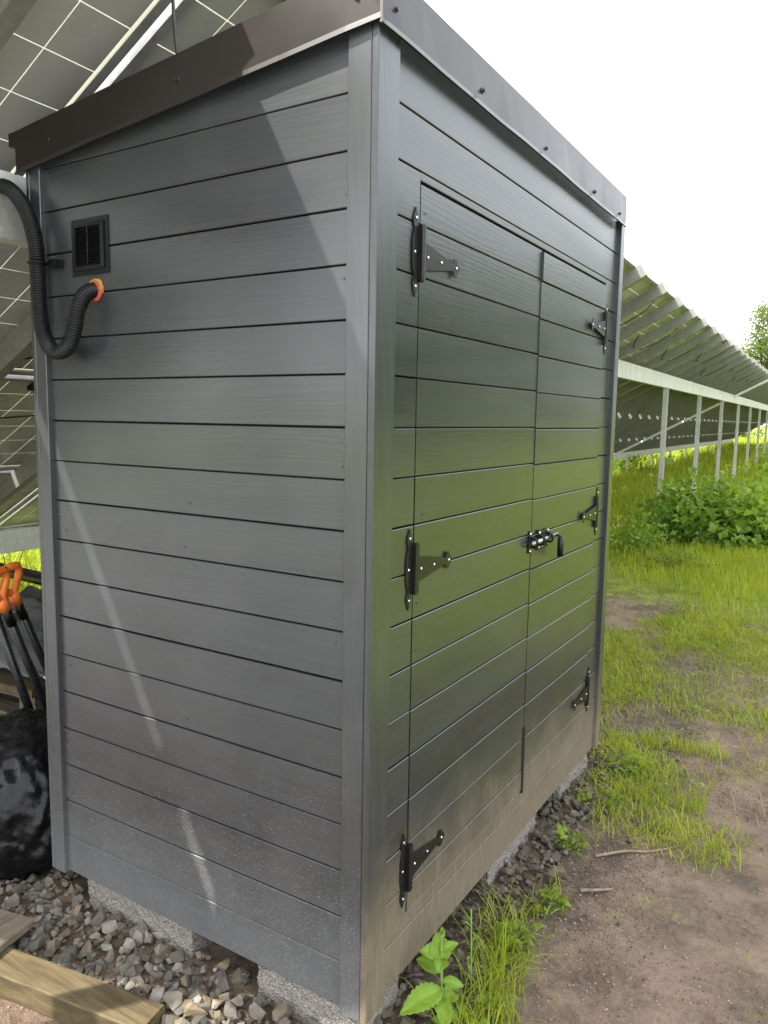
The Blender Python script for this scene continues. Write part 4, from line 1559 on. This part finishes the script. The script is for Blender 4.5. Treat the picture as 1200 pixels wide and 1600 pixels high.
def shrub(name, centre, rad, n, mat, label, cat, group, leaf=(0.05, 0.035), seed=0, stems=12, low=True):
    r_ = np.random.default_rng(seed)
    cx, cy = centre
    z0 = float(gh(cx, cy))
    root = empty(name, (cx, cy, z0), label, cat, group)
    # clumps
    nc = max(6, n // 90)
    cd = r_.normal(size=(nc, 3))
    cd /= np.linalg.norm(cd, axis=1, keepdims=True)
    cc_ = cd * r_.uniform(0.35, 0.95, (nc, 1)) * np.array(rad)
    cc_[:, 2] = np.abs(cc_[:, 2]) if low else cc_[:, 2]
    which = r_.integers(0, nc, n)
    spread = r_.normal(size=(n, 3)) * np.array(rad) * 0.20
    P_ = cc_[which] + spread
    P_[:, 2] = np.abs(P_[:, 2])
    out = P_ / np.array(rad)
    d = out + r_.normal(size=(n, 3)) * 0.7
    d[:, 2] -= 0.15
    nn = np.array([0, 0, 1.0]) + r_.normal(size=(n, 3)) * 0.45 + out * 0.4
    L_ = r_.uniform(0.6, 1.3, n) * leaf[0]
    c = P_ + np.array([cx, cy, z0 + 0.02])
    tone_ = np.clip(r_.uniform(0, 1, n) * 0.6 + 0.4 * r_.random(nc)[which], 0, 1)
    obj("leaves", leaves_mesh("leaves", c, d, nn, L_, L_ * leaf[1] / leaf[0], tone_, mat), root)
    mb = MB()
    for i in range(stems):
        tip = cc_[i % nc] + np.array([cx, cy, z0])
        base = np.array([cx + r_.normal() * rad[0] * 0.3, cy + r_.normal() * rad[1] * 0.3, z0 - 0.02])
        midp = (tip + base) / 2 + np.array([0, 0, 0.15 * rad[2]])
        mb.tube(spline([base, midp, tip], 8), 0.004 * max(1, rad[2]), 5)
    mb.build("stems", 'stem', root, True)
    return root


shrub("bramble_bush", (-0.62, 9.4), (1.0, 0.85, 0.78), 3000, 'bramble', "broad dark green bramble bush in the grass before the array posts", "bush", "weeds in front of the array posts", (0.115, 0.085), 71)
shrub("bramble_bush", (0.35, 9.7), (0.8, 0.8, 0.78), 2000, 'bramble', "dark green bramble bush with yellow flowers cut by the right edge", "bush", "weeds in front of the array posts", (0.115, 0.085), 72)
shrub("nettle_clump", (-1.35, 8.3), (0.55, 0.7, 0.38), 1300, 'bramble', "low shaded clump of nettles next to the shed's far edge", "weeds", "weeds in front of the array posts", (0.07, 0.035), 73)
shrub("weed_clump", (-0.75, 7.2), (0.5, 0.35, 0.15), 800, 'hedge', "low leafy weeds at the foot of the bramble bush", "weeds", "weeds in front of the array posts", (0.05, 0.03), 74)
for i, (wx, wy, wr) in enumerate(((0.150, 0.56, 0.07), (0.185, 0.80, 0.05), (0.135, 1.22, 0.06), (0.12, 1.62, 0.07), (0.16, 1.95, 0.09))):
    shrub("weed_clump", (wx, wy), (wr, wr * 1.3, wr * 0.8), 70, 'hedge', ["small leafy weed in the gravel, nearest to the broad leaved plant", "small leafy weed in the gravel edge, second along the door wall", "small leafy weed in the gravel edge below the right door", "small leafy weed in the gravel before the shed's far corner", "small leafy weed at the gravel's far end"][i], "weeds", "weeds along the door wall gravel", (0.030, 0.017), 160 + i, 5)
# tall leafy sucker in front of a post
r_ = np.random.default_rng(80)
root = empty("sapling", (-0.55, 13.5, 0.0), "thin bright green sapling with sparse leaves before the posts", "sapling")
mb = MB()
mb.tube(spline([(-0.55, 13.5, 0), (-0.5, 13.5, 0.7), (-0.45, 13.5, 1.25)], 10), 0.01, 6)
mb.build("stem", 'stem', root, True)
n = 60
tt_ = r_.uniform(0.15, 1.0, n)
c = np.stack([-0.55 + 0.1 * tt_ + r_.normal(0, .10, n), 13.5 + r_.normal(0, .10, n), 1.3 * tt_], 1)
obj("leaves", leaves_mesh("leaves", c, r_.normal(size=(n, 3)), np.array([0, 0, 1]) + r_.normal(size=(n, 3)) * .5, r_.uniform(.10, .2, n), r_.uniform(.07, .13, n), r_.random(n), 'herb'), root)
# yellow flowers on stalks beside the brambles
for i, (fx, fy, fz) in enumerate(((0.12, 9.3, 0.72), (0.30, 9.2, 0.80), (0.42, 9.4, 0.78))):
    root = empty("yellow_flower", (fx, fy, 0.0), ["small yellow flower head, left one above the brambles", "small yellow flower head, middle one above the brambles", "small yellow flower head, right one above the brambles"][i], "flower", "yellow flowers above the brambles")
    mb = MB()
    mb.tube([(fx, fy, 0), (fx + 0.02, fy, fz)], 0.005, 5)
    mb.build("stalk", 'stem', root)
    m_ = 26
    a = r_.uniform(0, 6.28, m_)
    c = np.stack([fx + r_.normal(0, .03, m_), fy + r_.normal(0, .03, m_), fz + r_.normal(0, .03, m_)], 1)
    obj("petals", leaves_mesh("petals", c, np.stack([np.cos(a), np.sin(a), r_.uniform(0, .6, m_)], 1), np.tile([0, 0, 1.0], (m_, 1)), np.full(m_, .045), np.full(m_, .03), r_.random(m_), 'yellow'), root)

# background hedge shrubs beyond the array
hs = [(-7.2, 12.0, 1.5, 1.1), (-9.5, 17.0, 2.0, 1.5), (-8.0, 21.0, 1.6, 1.2), (-11.0, 26.0, 2.6, 2.0), (-9.0, 33.0, 2.2, 1.8), (-13.0, 41.0, 3.4, 2.6), (-8.5, 47.0, 2.6, 2.3), (-17.0, 55.0, 4.5, 3.6), (-9.0, 64.0, 4.0, 3.5), (-20.0, 75.0, 6.0, 5.0)]
hl = ["hedge shrub nearest the shed beyond the low edge of the array", "hedge shrub second from the shed beyond the array", "hedge shrub third from the shed beyond the array", "hedge shrub fourth from the shed beyond the array", "hedge shrub fifth from the shed beyond the array", "rounded shrub sixth along the hedge beyond the array", "rounded shrub seventh along the hedge beyond the array", "large shrub eighth along the hedge beyond the array", "large shrub ninth along the hedge beyond the array", "largest and farthest shrub in the hedge beyond the array"]
for i, (hx, hy, hr, hz) in enumerate(hs):
    shrub("hedge_shrub", (hx, hy), (hr, hr, hz), 2200, 'hedge' if i % 3 else 'treeleaf', hl[i], "shrub", "hedge beyond the array", (0.10 + 0.004 * hy, 0.06 + 0.0024 * hy), 90 + i, 8)
for i, (hx, hy) in enumerate(((-5.0, 10.6), (-5.2, 12.6), (-5.1, 15.0), (-5.4, 18.0), (-5.3, 21.5), (-5.6, 26.0))):
    shrub("hedge_shrub", (hx, hy), (0.9, 1.1, 0.85 + 0.1 * (i % 3)), 1300, 'hedge' if i % 2 else 'bramble', ["leafy shrub under the low beam, first right of the shed edge", "leafy shrub under the low beam, second right of the shed edge", "leafy shrub under the low beam, third right of the shed edge", "leafy shrub under the low beam, fourth right of the shed edge", "leafy shrub under the low beam, fifth right of the shed edge", "leafy shrub under the low beam, farthest from the shed"][i], "shrub", "hedge beyond the array", (0.11, 0.07), 140 + i, 8)
shrub("hedge_shrub", (-7.6, 3.6), (1.6, 2.2, 1.2), 2600, 'hedge', "bright shrub seen under the low beam left of the shed", "shrub", "hedge beyond the array", (0.12, 0.06), 120, 8)


def tree(base, h, crown_r, n, label, seed, leaf=0.5, low=0.32, nl=26):
    r_ = np.random.default_rng(seed)
    bx_, by_ = base
    z0 = float(gh(bx_, by_))
    root = empty("tree", (bx_, by_, z0), label, "tree", "trees on the skyline")
    mb = MB()
    mb.tube(spline([(bx_, by_, z0 - 0.3), (bx_ + 0.2, by_, z0 + h * 0.3), (bx_ - 0.1, by_, z0 + h * 0.6), (bx_ + 0.1, by_, z0 + h * 0.85)], 14), list(np.linspace(h * 0.025, h * 0.006, 12)) if False else h * 0.018, 8)
    cen = []
    for i in range(nl):
        t_ = r_.uniform(low, 0.95)
        a = r_.uniform(0, 6.28)
        rr = crown_r * (1.0 - 0.75 * abs(t_ - 0.6)) * r_.uniform(0.4, 1.0)
        tip = np.array([bx_ + math.cos(a) * rr, by_ + math.sin(a) * rr, z0 + h * t_ + rr * 0.25])
        st_ = np.array([bx_, by_, z0 + h * t_ * 0.75])
        mb.tube(spline([st_, (st_ + tip) / 2 + np.array([0, 0, 0.06 * h]), tip], 8), h * 0.004, 5)
        cen.append(tip)
    mb.build("trunk", 'bark', root, True)
    cen = np.array(cen)
    wch = r_.integers(0, len(cen), n)
    c = cen[wch] + r_.normal(size=(n, 3)) * crown_r * 0.17
    tone_ = np.clip(r_.random(len(cen))[wch] * .5 + r_.random(n) * .5, 0, 1)
    obj("crown", leaves_mesh("crown", c, r_.normal(size=(n, 3)), np.array([0, 0, 1]) + r_.normal(size=(n, 3)) * .6, r_.uniform(.6, 1.3, n) * leaf, r_.uniform(.5, .8, n) * leaf, tone_, 'treeleaf'), root)


tree((-5.0, 66.0), 10.0, 2.7, 14000, "hazy deciduous tree on the skyline at the right edge", 201, 0.20, 0.42, 60)
for i, (tx, ty, th) in enumerate(((19.0, 20.0, 8.5), (20.5, 27.5, 9.5), (18.5, 35.0, 9.0), (21.0, 42.5, 10.5), (18.5, 50.0, 10.5), (21.0, 58.0, 12.0), (17.5, 67.0, 12.0))):  # out-of-frame trees, added as a dark backdrop for the door reflections
    tree((tx, ty), th, 4.4, 3200, ["tree of the row across the path, reflected in the doors, nearest the shed", "tree of the row across the path, second from the shed", "tree of the row across the path, third from the shed", "tree of the row across the path, fourth from the shed", "tree of the row across the path, fifth from the shed", "tree of the row across the path, sixth from the shed", "tree of the row across the path, farthest from the shed"][i], 210 + i, 0.95, 0.06, 44)
tree((-15.0, 90.0), 9.0, 4.0, 2600, "distant tree behind the far end of the array", 202, 0.5)

# ------------------------------------------------------------------ foreground weed beside the shed corner
root = empty("broadleaf_weed", (0.105, 0.225, 0.0), "fresh bright green broad leaved weed growing by the shed's near corner", "plant")


def bigleaf(base, d, nrm, L_, W_, seed, droop=0.25):
    base, d, nrm = Vector(base), Vector(d).normalized(), Vector(nrm)
    s_ = d.cross(nrm).normalized()
    nrm = s_.cross(d).normalized()
    r2 = random.Random(seed)
    V, F = [], []
    nseg = 18
    for i in range(nseg + 1):
        t_ = i / nseg
        wd = W_ * 0.5 * (math.sin(math.pi * min(1, t_ ** 0.80)) ** 0.80) * (1 + 0.085 * (1 if i % 2 else -1) * (0 < i < nseg))
        if i == 0:
            wd = W_ * 0.05
        c = base + d * L_ * t_ + nrm * (0.10 * L_ * math.sin(t_ * 2.2) - droop * L_ * t_ * t_)
        for k, f_ in enumerate((-1, -0.55, -0.08, 0.08, 0.55, 1)):
            bulge = 0.09 * W_ * (abs(f_) == 0.55)
            V.append(c + s_ * wd * f_ + nrm * (abs(f_) ** 0.8 * wd * 0.34 + bulge * (1 if i % 2 else 0.2) + r2.uniform(-.0006, .0006)))
    for i in range(nseg):
        for k in range(5):
            F.append([i * 6 + k, i * 6 + k + 1, (i + 1) * 6 + k + 1, (i + 1) * 6 + k])
    tone_ = r2.uniform(0.35, 0.9)
    R_ = []
    for i in range(nseg + 1):
        for f_ in (-1, -0.55, -0.08, 0.08, 0.55, 1):
            R_.append(min(1, tone_ + (0.35 if abs(f_) < 0.1 else 0)))
    return mesh("leaf", V, F, 'herb', True, R_)


mb = MB()
stem = [(0.105, 0.225, -0.01), (0.100, 0.228, 0.06), (0.092, 0.235, 0.13), (0.085, 0.245, 0.20), (0.083, 0.250, 0.235)]
mb.tube(spline(stem, 18), 0.0036, 8)
mb.build("stem", 'stem', root, True)
LV = [((0.098, 0.229, 0.085), (-0.40, -0.75, -0.10), 0.130, 0.062, 0.20), ((0.096, 0.231, 0.105), (0.75, 0.40, -0.10), 0.060, 0.030, 0.2), ((0.092, 0.235, 0.13), (-0.85, -0.10, 0.20), 0.075, 0.048, 0.25),
      ((0.090, 0.238, 0.15), (-0.30, 0.25, 0.75), 0.075, 0.058, 0.2), ((0.090, 0.240, 0.16), (0.20, -0.60, 0.12), 0.055, 0.042, 0.25), ((0.087, 0.243, 0.18), (0.60, 0.35, 0.45), 0.050, 0.028, 0.2),
      ((0.086, 0.244, 0.17), (-0.6, -0.5, 0.25), 0.060, 0.045, 0.25), ((0.100, 0.228, 0.06), (0.35, -0.5, -0.15), 0.085, 0.045, 0.3), ((0.100, 0.228, 0.05), (0.1, 0.6, -0.05), 0.080, 0.045, 0.3),
      ((0.086, 0.246, 0.215), (-0.2, 0.3, 0.8), 0.028, 0.016, 0.1), ((0.084, 0.248, 0.225), (0.4, -0.3, 0.7), 0.022, 0.013, 0.1), ((0.084, 0.248, 0.228), (0.1, -0.5, 0.8), 0.020, 0.012, 0.1)]
for i, (b, d, L_, W_, dr) in enumerate(LV):
    obj("leaf", bigleaf(b, d, (0.35, -0.45, 1.0), L_, W_, i, dr), root)
# a second, thin flowering stalk and low leaves near it
root2 = empty("stalk_weed", (0.135, 0.335, 0.0), "thin pale green upright stalk just right of the broad leaved weed", "plant")
mb = MB()
mb.tube(spline([(0.135, 0.335, 0), (0.128, 0.345, 0.09), (0.115, 0.365, 0.20), (0.110, 0.372, 0.235)], 16), 0.0022, 6)
mb.build("stem", 'stem', root2, True)
for i in range(5):
    obj("leaf", bigleaf((0.132 - 0.004 * i, 0.338 + 0.006 * i, 0.03 + 0.04 * i), (math.cos(i * 2.4), math.sin(i * 2.4), 0.6), (0, 0, 1), 0.03, 0.008, 40 + i), root2)
root3 = empty("creeping_weed", (0.20, 0.16, 0.0), "low round leaved weed creeping over the soil below the broad leaved weed", "plant")
for i in range(16):
    a = i * 2.399
    rr = 0.02 + 0.007 * i
    obj("leaf", bigleaf((0.16 + rr * math.cos(a) * 0.7, 0.19 + rr * math.sin(a), 0.02 + 0.012 * (i % 3)), (math.cos(a), math.sin(a), 0.25), (0, 0, 1), 0.034, 0.028, 60 + i), root3)

# ------------------------------------------------------------------ twigs on the soil
def twig(pts, r, label):
    mb = MB()
    q = spline([(x, y, float(gh(x, y)) + z) for x, y, z in pts], 20)
    mb.tube(q, [r * (1 - 0.5 * i / len(q)) for i in range(len(q))], 7)
    root_ = mb.build("twig", 'twig', None, True, label=label, cat="twig", group="dead twigs on the soil")
    return root_


twig([(0.22, 1.20, 0.006), (0.31, 1.30, 0.010), (0.38, 1.36, 0.006), (0.47, 1.46, 0.010)], 0.006, "longer dead twig lying on the soil, farther from the camera")
twig([(0.24, 0.97, 0.006), (0.285, 0.99, 0.012), (0.33, 1.035, 0.008)], 0.007, "short dead twig on the bare soil, nearer to the camera")
print("done")
